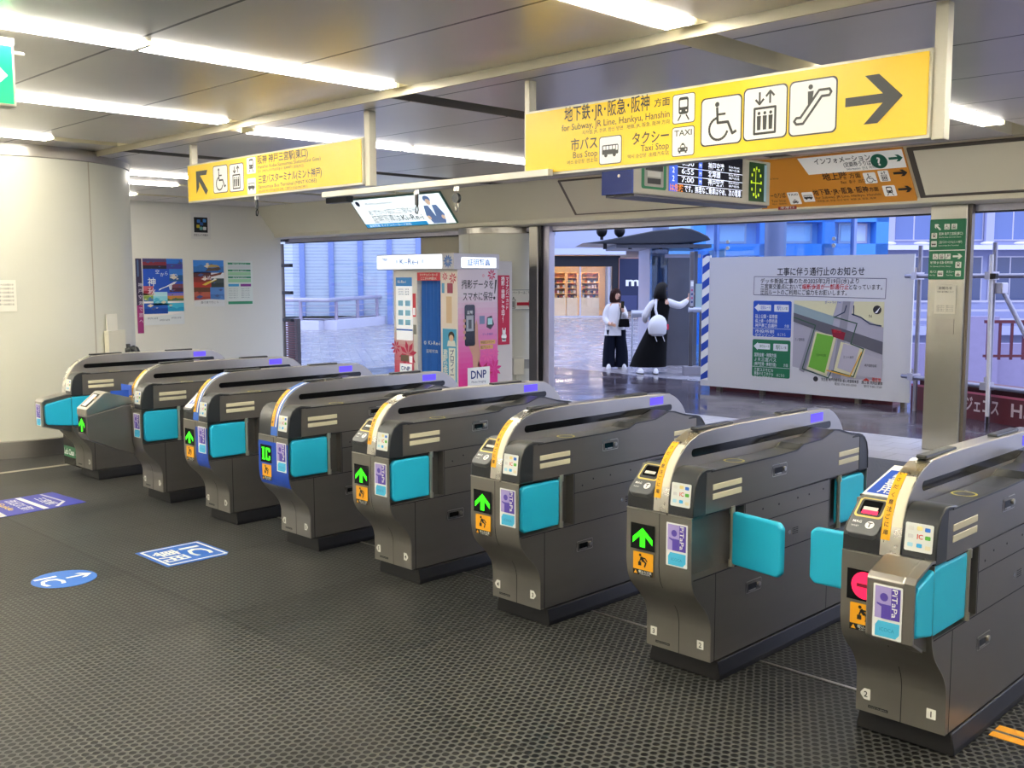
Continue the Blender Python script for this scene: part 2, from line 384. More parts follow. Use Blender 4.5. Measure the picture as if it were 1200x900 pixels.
# ------------------------------------------------------------------ the setting: ceilings, walls
def ceiling_material(name, col, period, offset, rough=0.32, metal=0.55):
    m = bpy.data.materials.new(name); m.use_nodes = True
    n = m.node_tree; L = n.links.new; b = n.nodes['Principled BSDF']
    t = n.nodes.new('ShaderNodeTexCoord'); sp = n.nodes.new('ShaderNodeSeparateXYZ'); L(t.outputs['Object'], sp.inputs[0])
    def mth(op, a, v=None):
        q = n.nodes.new('ShaderNodeMath'); q.operation = op; L(a, q.inputs[0])
        if v is not None: q.inputs[1].default_value = v
        return q.outputs[0]
    a = mth('SUBTRACT', sp.outputs['Y'], offset); a = mth('DIVIDE', a, period); a = mth('FRACT', mth('ADD', a, 100.0)); a = mth('SUBTRACT', a, 0.5); a = mth('ABSOLUTE', a)
    j = mth('GREATER_THAN', a, 0.5 - 0.010)
    nz = n.nodes.new('ShaderNodeTexNoise'); nz.inputs['Scale'].default_value = 0.8; nz.inputs['Detail'].default_value = 2
    mp = n.nodes.new('ShaderNodeMapping'); mp.inputs['Scale'].default_value = (1, 3.5, 1); L(t.outputs['Object'], mp.inputs[0]); L(mp.outputs[0], nz.inputs['Vector'])
    mr = n.nodes.new('ShaderNodeMapRange'); L(nz.outputs['Fac'], mr.inputs['Value']); mr.inputs['To Min'].default_value = 0.95; mr.inputs['To Max'].default_value = 1.05
    sc = n.nodes.new('ShaderNodeVectorMath'); sc.operation = 'SCALE'; sc.inputs[0].default_value = col; L(mr.outputs[0], sc.inputs['Scale'])
    mx = n.nodes.new('ShaderNodeMixRGB'); L(j, mx.inputs[0]); L(sc.outputs[0], mx.inputs[1]); mx.inputs[2].default_value = (0.02, 0.018, 0.018, 1)
    L(mx.outputs[0], b.inputs['Base Color']); b.inputs['Metallic'].default_value = metal
    m2 = n.nodes.new('ShaderNodeMapRange'); L(nz.outputs['Fac'], m2.inputs['Value']); m2.inputs['To Min'].default_value = rough - 0.01; m2.inputs['To Max'].default_value = rough + 0.01
    L(m2.outputs[0], b.inputs['Roughness'])
    return m
CEIL_F = ceiling_material('ceiling_panels', (0.74, 0.71, 0.68), 0.93, -0.05, 0.28, 0.25)
CEIL_B = ceiling_material('ceiling_panels_rear', (0.74, 0.70, 0.71), 0.905, 0.985, 0.28, 0.25)
SLOTS = [-11.30, -9.62, -8.58, -6.72, -4.83, -2.80, -0.58, 1.50, 3.60]       # light channels running towards the plaza; the first is added for the poster wall
SW = 0.125
xs = [-13.5] + [v for s in SLOTS for v in (s - SW, s + SW)] + [7]
cf = MB(); cb = MB()
for a, b in zip(xs[0::2], xs[1::2]):
    cf.box(a, b, -9, 0.80, 2.82, 2.87); cb.box(a, b, 0.80, 5.62, 2.775, 2.87)
struct(cf.build('ceiling', CEIL_F)); struct(cb.build('rear_ceiling', CEIL_B))
struct(MB().box(-13.5, 7, -9, 5.62, 3.02, 3.06).build('ceiling_slab', dark_frame))
# the downstand edge where the ceiling steps
struct(MB().box(-13.5, 7, 0.785, 0.80, 2.768, 2.822).build('ceiling_step_trim', mat('step_trim', '#b7b09a', 0.4, 0.2, noise=0.08, nscale=3)))
# sloped fascia over the glass front, its lip and underside
fa = MB().prism([(5.55, 2.775), (5.62, 2.90), (6.28, 2.90), (6.28, 2.275), (5.93, 2.285), (5.90, 2.295), (5.895, 2.345)], 'x', -13.5, 7)
struct(fa.build('wall_front_fascia', beige_panel))
struct(MB().box(-12.55, 7, 6.20, 6.26, 2.215, 2.275).build('door_track_trim', lav_metal))
struct(MB().box(-12.55, 7, 6.205, 6.255, 2.20, 2.215).build('door_track_dark_trim', black_metal))  # thin black strip below the door track
struct(MB().box(-13.5, 7, 6.28, 6.6, 2.27, 4.5).build('wall_front_upper', lav_metal))
# poster wall, rear and far walls behind the camera
struct(MB().box(-12.9, -12.4, -9, 6.02, 0, 3.02).build('wall_left', white_wall))
struct(MB().box(-13.5, 7, -9.2, -9, 0, 3.02).build('wall_back', white_wall))
struct(MB().box(7, 7.2, -9, 6.6, 0, 3.02).build('wall_right', white_wall))
struct(MB().box(-12.4, -12.38, -9, 6.0, 0, 0.12).build('baseboard_left', beige_dark))

# ------------------------------------------------------------------ columns, pier, posts of the front, glass
def glass_material(name, tint, gloss=0.09):
    m = bpy.data.materials.new(name); m.use_nodes = True
    n = m.node_tree; n.nodes.clear(); L = n.links.new
    o = n.nodes.new('ShaderNodeOutputMaterial'); mx = n.nodes.new('ShaderNodeMixShader'); tr = n.nodes.new('ShaderNodeBsdfTransparent'); gl = n.nodes.new('ShaderNodeBsdfGlossy')
    tr.inputs[0].default_value = (*tint, 1); gl.inputs['Roughness'].default_value = 0.02; mx.inputs[0].default_value = gloss
    L(tr.outputs[0], mx.inputs[1]); L(gl.outputs[0], mx.inputs[2]); L(mx.outputs[0], o.inputs[0])
    return m
clear_glass = glass_material('clear_glass', (0.93, 0.96, 0.98))
blue_glass = glass_material('blue_glass', (0.66, 0.84, 0.96), 0.12)

C1 = (-8.4, 0.28, 0)
c1 = struct(MB().lathe(C1, [(1.2, 0.155), (1.2, 2.71)], 96).build('round_column', cream_wall, smooth=True))
struct(MB().lathe(C1, [(1.2, 0.0), (1.218, 0.0), (1.218, 0.15), (1.2, 0.158)], 96).build('column_base_ring', steel_mid, c1, smooth=True))
struct(MB().lathe(C1, [(1.2, 2.705), (1.212, 2.712), (1.212, 2.79), (1.17, 2.795), (1.17, 2.83)], 96).build('column_top_ring', steel_mid, c1, smooth=True))
sj = MB()
for a in (19.8, 79.8, -40.2, 139.8, 199.8, 259.8):
    t = math.radians(a); sj.lathe(C1, [(1.2015, 0.16), (1.2015, 2.79)], 2, None, t - 0.006, t + 0.006)
struct(sj.build('column_joint', beige_dark, c1))
C2 = (-7.5, 6.45, 0)
c2 = struct(MB().lathe(C2, [(0.65, 0.12), (0.65, 2.20)], 64).build('round_column', cream_wall, smooth=True))
struct(MB().lathe(C2, [(0.65, 0.0), (0.662, 0.0), (0.662, 0.12), (0.65, 0.125)], 64).build('column_base_ring', steel_mid, c2, smooth=True))
struct(MB().lathe(C2, [(0.65, 2.195), (0.66, 2.2), (0.66, 2.275), (0.65, 2.28)], 64).build('column_top_ring', steel_mid, c2, smooth=True))
t = math.radians(-94)
struct(MB().lathe(C2, [(0.6512, 0.12), (0.6512, 2.27)], 2, None, t - 0.007, t + 0.007).build('column_joint', beige_dark, c2))
struct(MB().box(-9.15, -8.2, 6.32, 6.6, 0, 2.28).build('pier_wall', beige_dark))

win = struct(MB().box(-12.36, -9.16, 6.225, 6.24, 0.02, 2.20).build('window_1', clear_glass))
for z in (2.27, 1.845, 1.385, 0.925):
    struct(MB().box(-12.78, -12.42, 6.20, 6.26, z - 0.035, z + 0.02).build('glass_clamp', black_metal, win))
struct(MB().box(-12.70, -12.66, 6.21, 6.25, 0, 2.2).build('window_frame', dark_frame, win))
jm = struct(MB().box(-6.73, -6.575, 6.08, 6.24, 0, 2.28).build('door_jamb_trim', mat('jamb_steel', (0.30, 0.285, 0.26), 0.34, 1.0, noise=0.12, nscale=4, stretch=(1, 1, 0.3)), bevel=0.012))
struct(MB().box(-6.575, -6.535, 6.10, 6.24, 0, 2.28).build('door_jamb_black_trim', black_metal))  # narrow black strip between the steel and pale jambs
struct(MB().box(-6.535, -6.43, 6.14, 6.24, 0, 2.275).build('door_jamb_pale_trim', lav_metal, bevel=0.006))
pl = struct(MB().box(-1.592, -1.255, 6.10, 6.19, 0, 2.28).build('steel_pillar', mat('pillar_steel', (0.44, 0.43, 0.39), 0.30, 1.0, noise=0.14, nscale=2.5, stretch=(1, 1, 0.35)), bevel=0.01))
struct(MB().box(-1.253, -1.222, 6.12, 6.19, 0, 2.28).build('pillar_edge_trim', dark_frame, pl))
struct(MB().box(-1.50, -1.335, 6.094, 6.10, 1.10, 1.235).build('inspection_plate', steel_mid, pl))

# ------------------------------------------------------------------ ceiling lights (one per channel and ceiling field)
def light(x, y0, y1, z, tubes, label, group, housing=trough_mat):
    t = thing('ceiling_light', label, 'ceiling light', (x, (y0 + y1) / 2, z), 0, group)
    L = (y1 - y0) / 2; top = 0.10
    h = MB().box(-SW, -SW + 0.006, -L, L, 0.002, top).box(SW - 0.006, SW, -L, L, 0.002, top).box(-SW, SW, -L, L, top, top + 0.006).box(-SW, SW, -L, -L + 0.006, 0.002, top).box(-SW, SW, L - 0.006, L, 0.002, top)
    h.build('light_housing', housing, t)
    for a, b in tubes:
        for dx in (-0.062, 0.062):
            MB().cyl((dx, a - (y0 + y1) / 2, 0.002), (dx, b - (y0 + y1) / 2, 0.002), 0.019, 14).build('light_tube', tube_mat, t, smooth=True)
        for e in (a - 0.02,) if b != tubes[-1][1] else (a - 0.02, b + 0.02):
            MB().box(-0.085, 0.085, e - (y0 + y1) / 2 - 0.012, e - (y0 + y1) / 2 + 0.012, -0.015, 0.09).build('tube_holder', sign_frame, t)
    return t
front_tubes = [(-8.6, -6.66), (-6.62, -4.7), (-4.66, -2.7), (-2.66, -0.92), (-0.88, 0.70)]
front_names = {-11.30: 'unseen ceiling light added to brighten the poster wall, before the ceiling step', -9.62: 'long ceiling light passing over the far side of the round column', -8.58: 'long ceiling light running over the round column',  # the light nearest the poster wall is unseen, added to brighten that wall
    -6.72: 'long ceiling light ending just before the round column rim', -4.83: 'long ceiling light passing behind the green arrow sign',
    -2.80: 'long ceiling light between the green sign and the yellow signs', -0.58: 'broad double-tube ceiling light above the wide yellow sign',
    1.50: 'ceiling light channel over the aisle past the last gate', 3.60: 'ceiling light channel farthest from the round column'}
for x in SLOTS:
    ft = [(a, min(b, 0.12)) for a, b in front_tubes] if x == -6.72 else front_tubes
    light(x, -9, 0.785, 2.82, ft, front_names[x], 'ceiling lights before the step')
rear = {-11.30: ([(0.95, 2.0), (2.05, 3.0)], 'unseen ceiling light added behind the round column to brighten the poster wall'), -9.62: ([(0.95, 2.75)], 'short ceiling light second from the poster wall, behind the step'), -8.58: ([(0.95, 2.6)], 'ceiling light seen between round column and yellow sign'),  # the one behind the column is unseen, added to brighten the poster wall
    -6.72: ([], 'unlit ceiling channel behind the arrow-left yellow sign'), -4.83: ([(0.95, 2.5), (2.55, 4.1)], 'long bright ceiling light behind the two yellow signs'),
    -2.80: ([(2.5, 3.9), (4.0, 4.75)], 'ceiling channel between the two yellow signs, dark at its near end, hidden tubes added'), -0.58: ([(2.3, 3.55), (3.65, 4.72)], 'ceiling light with lit end behind the wide yellow sign'),  # tubes hidden behind the signs are added to light the glass front
    1.50: ([(1.2, 3.2), (3.3, 5.3)], 'unseen ceiling channel past the steel pillar side, tubes added to light the facade'), 3.60: ([(1.2, 3.2), (3.3, 5.3)], 'unseen ceiling channel at the far end of the rear ceiling, tubes added to light the facade')}  # both out of view, their tubes added to light the facade
for x in SLOTS:
    tb, nm = rear[x]
    light(x, 0.80, 5.50, 2.775, tb, nm, 'ceiling lights behind the step', trough_mat if tb and x != -2.80 else mat('channel_grey', '#8f8a84', .45))

# ------------------------------------------------------------------ ticket gates
GY = 0.55                                              # middle of a gate, front to rear
def mir(prof): return [(2 * GY - y, z) for y, z in prof]
FRONT_CURVE = [(-0.040, 0.085), (-0.040, 0.215), (-0.052, 0.262), (-0.085, 0.312), (-0.135, 0.362), (-0.163, 0.398), (-0.177, 0.435), (-0.183, 0.48), (-0.183, 0.697)]
TOP = [(-0.090, 0.862), (0.40, 0.862), (0.60, 0.866), (0.655, 0.886), (0.82, 0.890), (0.87, 0.902), (0.935, 0.920), (0.985, 0.915), (1.10, 0.884), (1.185, 0.872), (1.235, 0.855), (1.262, 0.825), (1.276, 0.78), (1.280, 0.705)]
ARCH = [(-0.1845, 0.70), (-0.176, 0.772), (-0.159, 0.838), (-0.127, 0.898), (-0.071, 0.953), (-0.007, 0.983), (0.077, 1.000), (0.33, 1.006), (0.70, 1.004), (1.06, 0.998), (1.12, 0.988), (1.183, 0.957), (1.235, 0.908), (1.262, 0.85), (1.275, 0.70)]
def fine(prof, n=5):
    """Catmull-Rom through an open outline"""
    out = []
    for i in range(len(prof) - 1):
        p0 = prof[max(i - 1, 0)]; p1 = prof[i]; p2 = prof[i + 1]; p3 = prof[min(i + 2, len(prof) - 1)]
        for k in range(n):
            t = k / n
            out.append(tuple(0.5 * (2 * b + (c - a) * t + (2 * a - 5 * b + 4 * c - d) * t * t + (3 * b - a - 3 * c + d) * t ** 3) for a, b, c, d in zip(p0, p1, p2, p3)))
    return out + [prof[-1]]
FC = FRONT_CURVE[:2] + fine(FRONT_CURVE[1:-1], 3)[1:] + FRONT_CURVE[-1:]
ARCHF = ARCH[:1] + fine(ARCH, 4)[1:]
HW = 0.158
def clip_curve(prof, z0, z1):
    out = []
    for (a, b), (c, d) in zip(prof[:-1], prof[1:]):
        for t in [i / 6 for i in range(7)]:
            q = (a + (c - a) * t, b + (d - b) * t)
            if z0 - 1e-6 <= q[1] <= z1 + 1e-6 and (not out or math.hypot(q[0] - out[-1][0], q[1] - out[-1][1]) > 1e-4): out.append(q)
    return out

def figure_running(a, cx, cy, s, m, lay):
    a.disc(cx - .26 * s, cy + .36 * s, .10 * s, m, lay)
    a.line([(cx - .2 * s, cy + .24 * s), (cx + .02 * s, cy - .05 * s)], .2 * s, m, lay, joint=False)
    a.line([(cx - .16 * s, cy + .2 * s), (cx + .15 * s, cy + .18 * s), (cx + .32 * s, cy - .02 * s)], .09 * s, m, lay)
    a.line([(cx + .02 * s, cy - .02 * s), (cx + .22 * s, cy - .12 * s), (cx + .1 * s, cy - .42 * s)], .11 * s, m, lay)
    a.line([(cx - .2 * s, cy + .15 * s), (cx - .3 * s, cy - .1 * s)], .09 * s, m, lay); a.rect(cx - .42 * s, cy - .36 * s, cx - .16 * s, cy - .1 * s, m, lay)

def card_art(a, x0, z0, x1, z1):
    """the travel-card sticker"""
    w_, h_ = x1 - x0, z1 - z0
    a.rrect(x0, z0, x1, z1, 0.004, white_ink, 0)
    v1, v2, cy_ = flat('#a99bd6'), flat('#5a48b0'), flat('#4dbde6')
    s0 = z0 + h_ * .37
    a.rect(x0 + .07 * w_, s0, x1 - .07 * w_, z1 - .035 * h_, v1, 1)
    a.rect(x0 + .62 * w_, s0, x1 - .07 * w_, z1 - .035 * h_, v2, 1.3)
    a.disc(x0 + .38 * w_, s0 + .40 * h_, .085 * h_ * .9, v2, 2)
    a.poly([(x0 + .30 * w_, s0), (x0 + .62 * w_, s0), (x0 + .62 * w_, s0 + .27 * h_), (x0 + .30 * w_, s0 + .27 * h_), (x0 + .14 * w_, s0 + .29 * h_), (x0 + .14 * w_, s0 + .26 * h_), (x0 + .30 * w_, s0 + .22 * h_)], v2, 2)
    vt = Art(Fr(a.f.p(x0 + .66 * w_, z1 - .05 * h_, 0), a.f.u * -1, a.f.r), a.base, a.eps); vt.b = a.b
    vt.text('PiTaPa', 0, 0, .19 * w_, white_ink, 3, 'L', .53 * h_, 0.01)
    pts = [(.10, .03), (.80, .03), (.93, .12), (.93, .32), (.20, .32), (.10, .23)]
    a.poly([(x0 + p * w_, z0 + q * h_) for p, q in pts], cy_, 1)
    a.text('ICOCA', x0 + .51 * w_, z0 + .135 * h_, .07 * h_, flat('#1c8fc0'), 2, 'C', .5 * w_)

def number_plate(a, t, x, z, s, point=0):
    pts = [(-.5, -.55), (.5, -.55), (.5, .55), (-.5, .55)]
    if point < 0: pts = [(-.2, -.62), (.5, -.62), (.5, .62), (-.2, .62), (-.62, .1), (-.62, -.1)]
    if point > 0: pts = [(.2, -.62), (-.5, -.62), (-.5, .62), (.2, .62), (.62, .1), (.62, -.1)]
    a.poly([(x + p * s, z + q * s) for p, q in pts], flat('#e8e7de'), 0)
    a.text(t, x, z - .33 * s, .66 * s, black_ink, 1, 'C', None, 0.012)

def flap(parent, side, ymir, name='flap', closed=True, angle=0.0, octo=0.0):
    """a padded leaf on a steel hinge; closed leaves lie in the side recess"""
    hy = 0.098
    o = bpy.data.objects.new(name, None); COL.objects.link(o); o.parent = parent; o.empty_display_size = 0.05
    sx_ = 1 if side > 0 else -1
    yy = (lambda y: y) if not ymir else (lambda y: 2 * GY - y)
    X = lambda d: sx_ * d
    L, th = 0.262, 0.030
    out = [(0.008, 0.465), (0.008, 0.682), (L - 0.02, 0.682), (L, 0.662), (L, 0.485), (L - 0.02, 0.465)]
    e = octo + hy - .018
    if octo: out = [(0.008, 0.462), (0.008, 0.692), (0.26, 0.692), (e - .02, 0.652), (e, 0.632), (e - .006, 0.500), (e - .025, 0.485), (0.26, 0.460)]
    mb = MB()
    if closed:
        xf = 0.150 if not octo else 0.152
        prof = [(yy(hy - d), z) for d, z in out]
        mb.prism(prof, 'x', X(xf - th + 0.006), X(xf + 0.006), None)
    else:
        c, s_ = math.cos(angle), math.sin(angle)           # angle from the closed direction, turning outwards
        n0 = len(out); vs = []
        for off in (-th / 2, th / 2):
            for d, z in out:
                vs.append((X(0.160 + d * s_ + off * c), yy(hy + 0.0 - d * c + off * s_), z))
        mb.add(vs, [tuple(range(n0))[::-1], tuple(range(n0, 2 * n0))] + [(i, (i + 1) % n0, n0 + (i + 1) % n0, n0 + i) for i in range(n0)])
    pad = mb.build('flap_pad', teal, o, bevel=0.010, seg=3)
    hg = MB().cyl((X(0.156), yy(hy), 0.475), (X(0.156), yy(hy), 0.680), 0.0085, 12)
    hg.cyl((X(0.156), yy(hy), 0.452), (X(0.156), yy(hy), 0.480), 0.0125, 12).cyl((X(0.156), yy(hy), 0.672), (X(0.156), yy(hy), 0.702), 0.0125, 12)
    hg.build('flap_hinge', mat('hinge_metal', (0.72, 0.69, 0.58), 0.3, 1.0), o, smooth=True)
    return o

def gate(x, label, nums, style, y=0.0):
    t = thing('ticket_gate', label, 'ticket gate', (x, y, 0), 0, 'ticket gates in the row')
    nose_r = style.get('nose_r'); nose_l = style.get('nose_l')
    XL = -0.03 if style.get('side_box') else -HW
    # plinth
    pb = MB(); prof = [(-0.1745, 0), (0.1745, 0), (0.1745, 0.022), (0.163, 0.078), (-0.163, 0.078), (-0.1745, 0.022)]
    pb.prism(prof, 'y', 0.0, 2 * GY, None)
    pb.build('plinth', plinth_mat, t, bevel=0.004)
    # lower cabinet: a core with two side shells notched where the leaves fold away
    full = FC + mir(FC)[::-1]
    core = MB().prism(full, 'x', -0.112, 0.112)
    lowc = [p for p in FC if p[1] < 0.452]
    notch = lowc + [(-0.180, 0.452), (0.185, 0.452), (0.185, 0.697)]
    shell = notch + mir(notch)[::-1]
    core.prism(shell, 'x', 0.112, HW).prism(shell, 'x', -HW, -0.112)
    core.build('lower_cabinet', steel, t)
    MB().ribbon(FC, 'x', -HW, HW, 0.004).build('front_panel', steel_front, t, smooth=True)
    MB().ribbon(mir(FC)[::-1], 'x', -HW, HW, 0.004).build('rear_panel', steel_front, t, smooth=True)
    MB().box(-HW, HW, -.1885, -.180, .6945, .6985).build('cap_edge_highlight', steel_bright, t)  # bright strip stands in for the highlight along the cap seam
    if style.get('blue'):
        bx = -HW if style['blue'] == 'all' else 0.006
        cv = [(yy_ - 0.0045, zz_) for yy_, zz_ in clip_curve(FC, 0.40, 0.694)]
        MB().ribbon(cv, 'x', bx, HW, 0.0015).build('blue_panel', mat('blue_film', '#1848b4', 0.3), t, smooth=True)
    # thin joints on the side and front
    sm = MB()
    for sd in (1, -1):
        X0, X1 = (HW - 0.001, HW + 0.0008) if sd > 0 else (-HW - 0.0008, -HW + 0.001)
        sm.box(X0, X1, 0.19, 0.915, 0.598, 0.6015); sm.box(X0, X1, -0.17, 1.27, 0.446, 0.450); sm.box(X0, X1, -0.018, -0.0145, 0.086, 0.446)
        sm.box(X0, X1, 0.190, 0.193, 0.452, 0.697); sm.box(X0, X1, 0.907, 0.910, 0.452, 0.697); sm.box(X0, X1, 0.905, 0.908, 0.086, 0.446); sm.box(X0, X1, -0.09, 1.275, 0.695, 0.699)
    for yy_, zz_ in ((0.33, .652), (0.46, .652), (0.62, .655), (0.72, .655), (0.85, .66), (0.25, .63)):
        sm.cyl((HW - 0.001, yy_, zz_), (HW + 0.001, yy_, zz_), 0.0045, 8); sm.cyl((-HW + 0.001, yy_, zz_), (-HW - 0.001, yy_, zz_), 0.0045, 8)
    fj = [(p - 0.0042, q) for p, q in FC]
    sm.ribbon(fj, 'x', 0.004, 0.0065, 0.0006)
    sm.build('panel_joint', seam_mat, t)
    # upper cabinet
    up_ = [(-0.095, 0.697)] + TOP
    MB().prism(up_, 'x', XL, HW).build('upper_cabinet', steel, t)
    for sd in ((1,) if style.get('side_box') else (1, -1)):
        a, b = (0.146, 0.162) if sd > 0 else (-0.162, -0.146)
        MB().ribbon([(-0.06, 0.8625)] + TOP[1:-1] + [(1.281, 0.70)], 'x', a, b, 0.006).build('edge_strip', black_plastic, t)
    MB().ribbon([(-0.02, 0.863)] + TOP[1:10], 'x', 0.046, 0.144, 0.003).build('ticket_tray', dark_plastic, t)
    if not style.get('side_box'): MB().ribbon([(-0.02, 0.863)] + TOP[1:10], 'x', -0.144, -0.032, 0.003).build('ticket_tray', dark_plastic, t)
    ra = Art(Fr((0.095, 0.20, 0.867), (1, 0, 0), (0, 1, 0)), 0.0005)
    ra.arc(0, 0, 0.040, 0, 2 * PI, 0.008, flat('#d8c860'), 0, 28); ra.text('IC', -0.02, 0.055, 0.012, white_ink, 0)
    ra.build('reader_ring', t)
    # front caps either side of the arch
    cap = [(-0.183, 0.697), (-0.181, 0.76), (-0.172, 0.815), (-0.152, 0.853), (-0.125, 0.873), (-0.09, 0.880), (-0.02, 0.872), (-0.02, 0.863), (-0.092, 0.862), (-0.092, 0.697)]
    MB().prism(cap, 'x', 0.042, 0.1595).build('front_cap', dark_plastic, t, smooth=True, bevel=0.006)
    rc = mir(cap); MB().prism(rc, 'x', XL - .0015, 0.1595).build('rear_cap', dark_plastic, t, smooth=True, bevel=0.006)
    if style.get('reader', True):
        capl = [(-0.183, 0.697), (-0.182, 0.75), (-0.175, 0.775), (-0.06, 0.868), (-0.02, 0.868), (-0.02, 0.70)]
        MB().prism(capl, 'x', -0.1595, -0.028).build('front_cap', black_plastic, t, bevel=0.004)
        cr = bpy.data.objects.new('card_reader', None); COL.objects.link(cr); cr.parent = t; cr.empty_display_size = 0.05
        P0, P1 = Vector((-0.0925, -0.200, 0.762)), Vector((-0.0925, -0.075, 0.872))
        rf = Fr(P0, (1, 0, 0), P1 - P0); LL = (P1 - P0).length
        hb = MB(); outl = []
        for cx, cy, a0 in ((0.036, 0.022, -PI / 2), (0.040, LL - 0.018, 0), (-0.040, LL - 0.018, PI / 2), (-0.036, 0.022, PI)):
            for k in range(5): th = a0 + PI / 2 * k / 4; outl.append((cx + 0.020 * math.cos(th), cy + 0.020 * math.sin(th)))
        n0 = len(outl)
        hb.add([rf.p(a, b, -0.030) for a, b in outl] + [rf.p(a, b, 0.0) for a, b in outl], [tuple(range(n0))[::-1], tuple(range(n0, 2 * n0))] + [(i, (i + 1) % n0, n0 + (i + 1) % n0, n0 + i) for i in range(n0)])
        hb.build('reader_housing', grey_plastic, cr, bevel=0.004)
        ra = Art(rf, 0.001)
        lab = style.get('reader_label')
        if lab == 'white':
            ra.rrect(-0.045, 0.02, 0.045, LL - 0.012, 0.012, white_ink, 0); ra.text('IC', 0, LL * .62, .03, blue_ink, 1, 'C', None, .01); ra.text('専用', 0, LL * .30, .030, blue_ink, 1, 'C', .06, .01)
        else:
            y0_, y1_ = LL * .43, LL - 0.012
            ra.rrect(-0.050, y0_, 0.050, y1_, 0.014, flat('#d9c46a'), 0); ra.rrect(-0.043, y0_ + .007, 0.043, y1_ - .007, 0.010, flat('#3a3c3e'), 1)
            ra.rrect(-0.034, y0_ + .020, 0.034, y1_ - .012, 0.006, gloss_black, 2)
            ra.rect(-0.026, y0_ + .030, 0.026, y0_ + .044, flat('#c9c7c0'), 3)
            if style.get('red_slot'): ra.rect(-0.026, y0_ + .014, 0.030, y0_ + .030, red_led, 3)
            ra.text('MAG', -.042, LL * .28, .011, white_ink, 0, 'L', None, .01); ra.text('TICKET', -.042, LL * .18, .006, white_ink, 0, 'L')
            ra.disc(.020, LL * .26, .0155, white_ink, 0); ra.text('T', .020, LL * .26 - .010, .020, flat('#3a3c3e'), 1, 'C', None, .02)
        ra.build('reader_face', cr)
        if style.get('blue_sign'):
            sf = Fr((-0.094, -0.06, 0.872), (1, 0, 0), (0, 0.20, 0.085))
            sb = MB(); pts = [(-.060, 0), (.062, 0), (.062, .20), (-.030, .20)]
            sb.add([sf.p(a, b, -.004) for a, b in pts] + [sf.p(a, b, 0) for a, b in pts], [(3, 2, 1, 0), (4, 5, 6, 7), (0, 1, 5, 4), (1, 2, 6, 5), (2, 3, 7, 6), (3, 0, 4, 7)])
            sb.build('sign_plate', white_ink, cr)
            sa = Art(sf, .001); sa.poly([(-.050, .010), (.054, .010), (.054, .165), (-.026, .165)], blue_ink, 0)
            sa.text('用', .008, .022, .040, white_ink, 1, 'C', None, .015); sa.text('専', .012, .068, .036, white_ink, 1, 'C', None, .015); sa.text('券', .016, .112, .030, white_ink, 1, 'C', None, .015)
            sa.build('sign_lettering', cr)
    elif not nose_l and not style.get('side_box'):
        MB().prism(cap, 'x', -0.1595, -0.028).build('front_cap', dark_plastic, t, smooth=True, bevel=0.006)
    # raised handrail arch with a through slot
    ar = MB().prism(ARCHF, 'x', -0.028, 0.042).build('handrail_arch', steel_mid, t, smooth=True, bevel=0.004)
    slot = []
    for cy_, a0 in ((1.108, -PI / 2), (-0.012, PI / 2)):
        for k in range(9):
            th = a0 + PI * k / 8; slot.append((cy_ + 0.017 * math.cos(th), 0.919 + 0.017 * math.sin(th)))
    MB().prism(slot, 'x', -0.0292, 0.0432).build('handrail_slot', gloss_black, ar)
    bandc = style.get('band')
    front_arc = clip_curve(ARCHF[:28], 0.702, 0.9995)
    front_arc = [p for p in front_arc if p[0] < 0.06]
    if bandc:
        MB().ribbon([(p, q) for p, q in front_arc], 'x', -0.027, 0.041, 0.0012).build('arch_band', mat('band_blue', '#2f66c4', 0.3), ar, smooth=True)
        MB().ribbon([(p - .0019, q + .0012) for p, q in front_arc if q > .75], 'x', 0.018, 0.030, 0.0012).build('band_stripe', white_ink, ar, smooth=True)
    else:
        MB().ribbon(front_arc, 'x', -0.0275, 0.0415, 0.0010).build('arch_band', steel_bright, ar, smooth=True)
        MB().ribbon([(p - .0019, q + .0012) for p, q in front_arc if .80 < q < .955], 'x', 0.006, 0.040, 0.0010).build('clear_strip', mat('clear_tape', '#d8d2bd', 0.3), ar, smooth=True)
    ca = [(p - .0015, q + .001) for p, q in front_arc if .752 < q < .962]
    if style.get('caution', True):
        cs = MB().ribbon(ca, 'x', -0.027, 0.004, 0.0012).build('caution_strip', flat('#f0b010'), ar, smooth=True)
        word = '扉にご注意ください'
        ct = MB()
        for i, ch in enumerate(word):
            k = int((i + .7) / len(word) * (len(ca) - 2)); (ya, za), (yb, zb) = ca[k], ca[min(k + 2, len(ca) - 1)]
            d = Vector((0, yb - ya, zb - za)).normalized()
            A = Art(Fr((-0.0115, ya, za), (1, 0, 0), d), .0035); A.b = ct
            A.text(ch, 0, 0, .0135, black_ink, 0, 'C', None, .012)
        ct.build('caution_lettering', None, cs, recalc=False)
    for a, b in ((0.035, 0.30), (0.69, 0.93)):
        zz = 1.004
        MB().box(-0.012, 0.026, a, b, zz - .004, zz + .010).build('grip_pad', black_plastic, ar, bevel=0.005)
    MB().box(0.0405, 0.0435, 0.93, 1.045, 0.944, 0.985).build('status_lamp', purple_lamp, t)
    # lit bars and latches on the sides
    for z in (0.799, 0.7615):
        MB().box(HW - .002, HW + .002, -0.048, 0.160, z - .012, z + .012).build('indicator_bar', cream_lens, t, bevel=0.002)
        MB().box(HW - .002, HW + .002, 0.99, 1.19, z - .012, z + .012).build('indicator_bar', cream_lens, t, bevel=0.002)
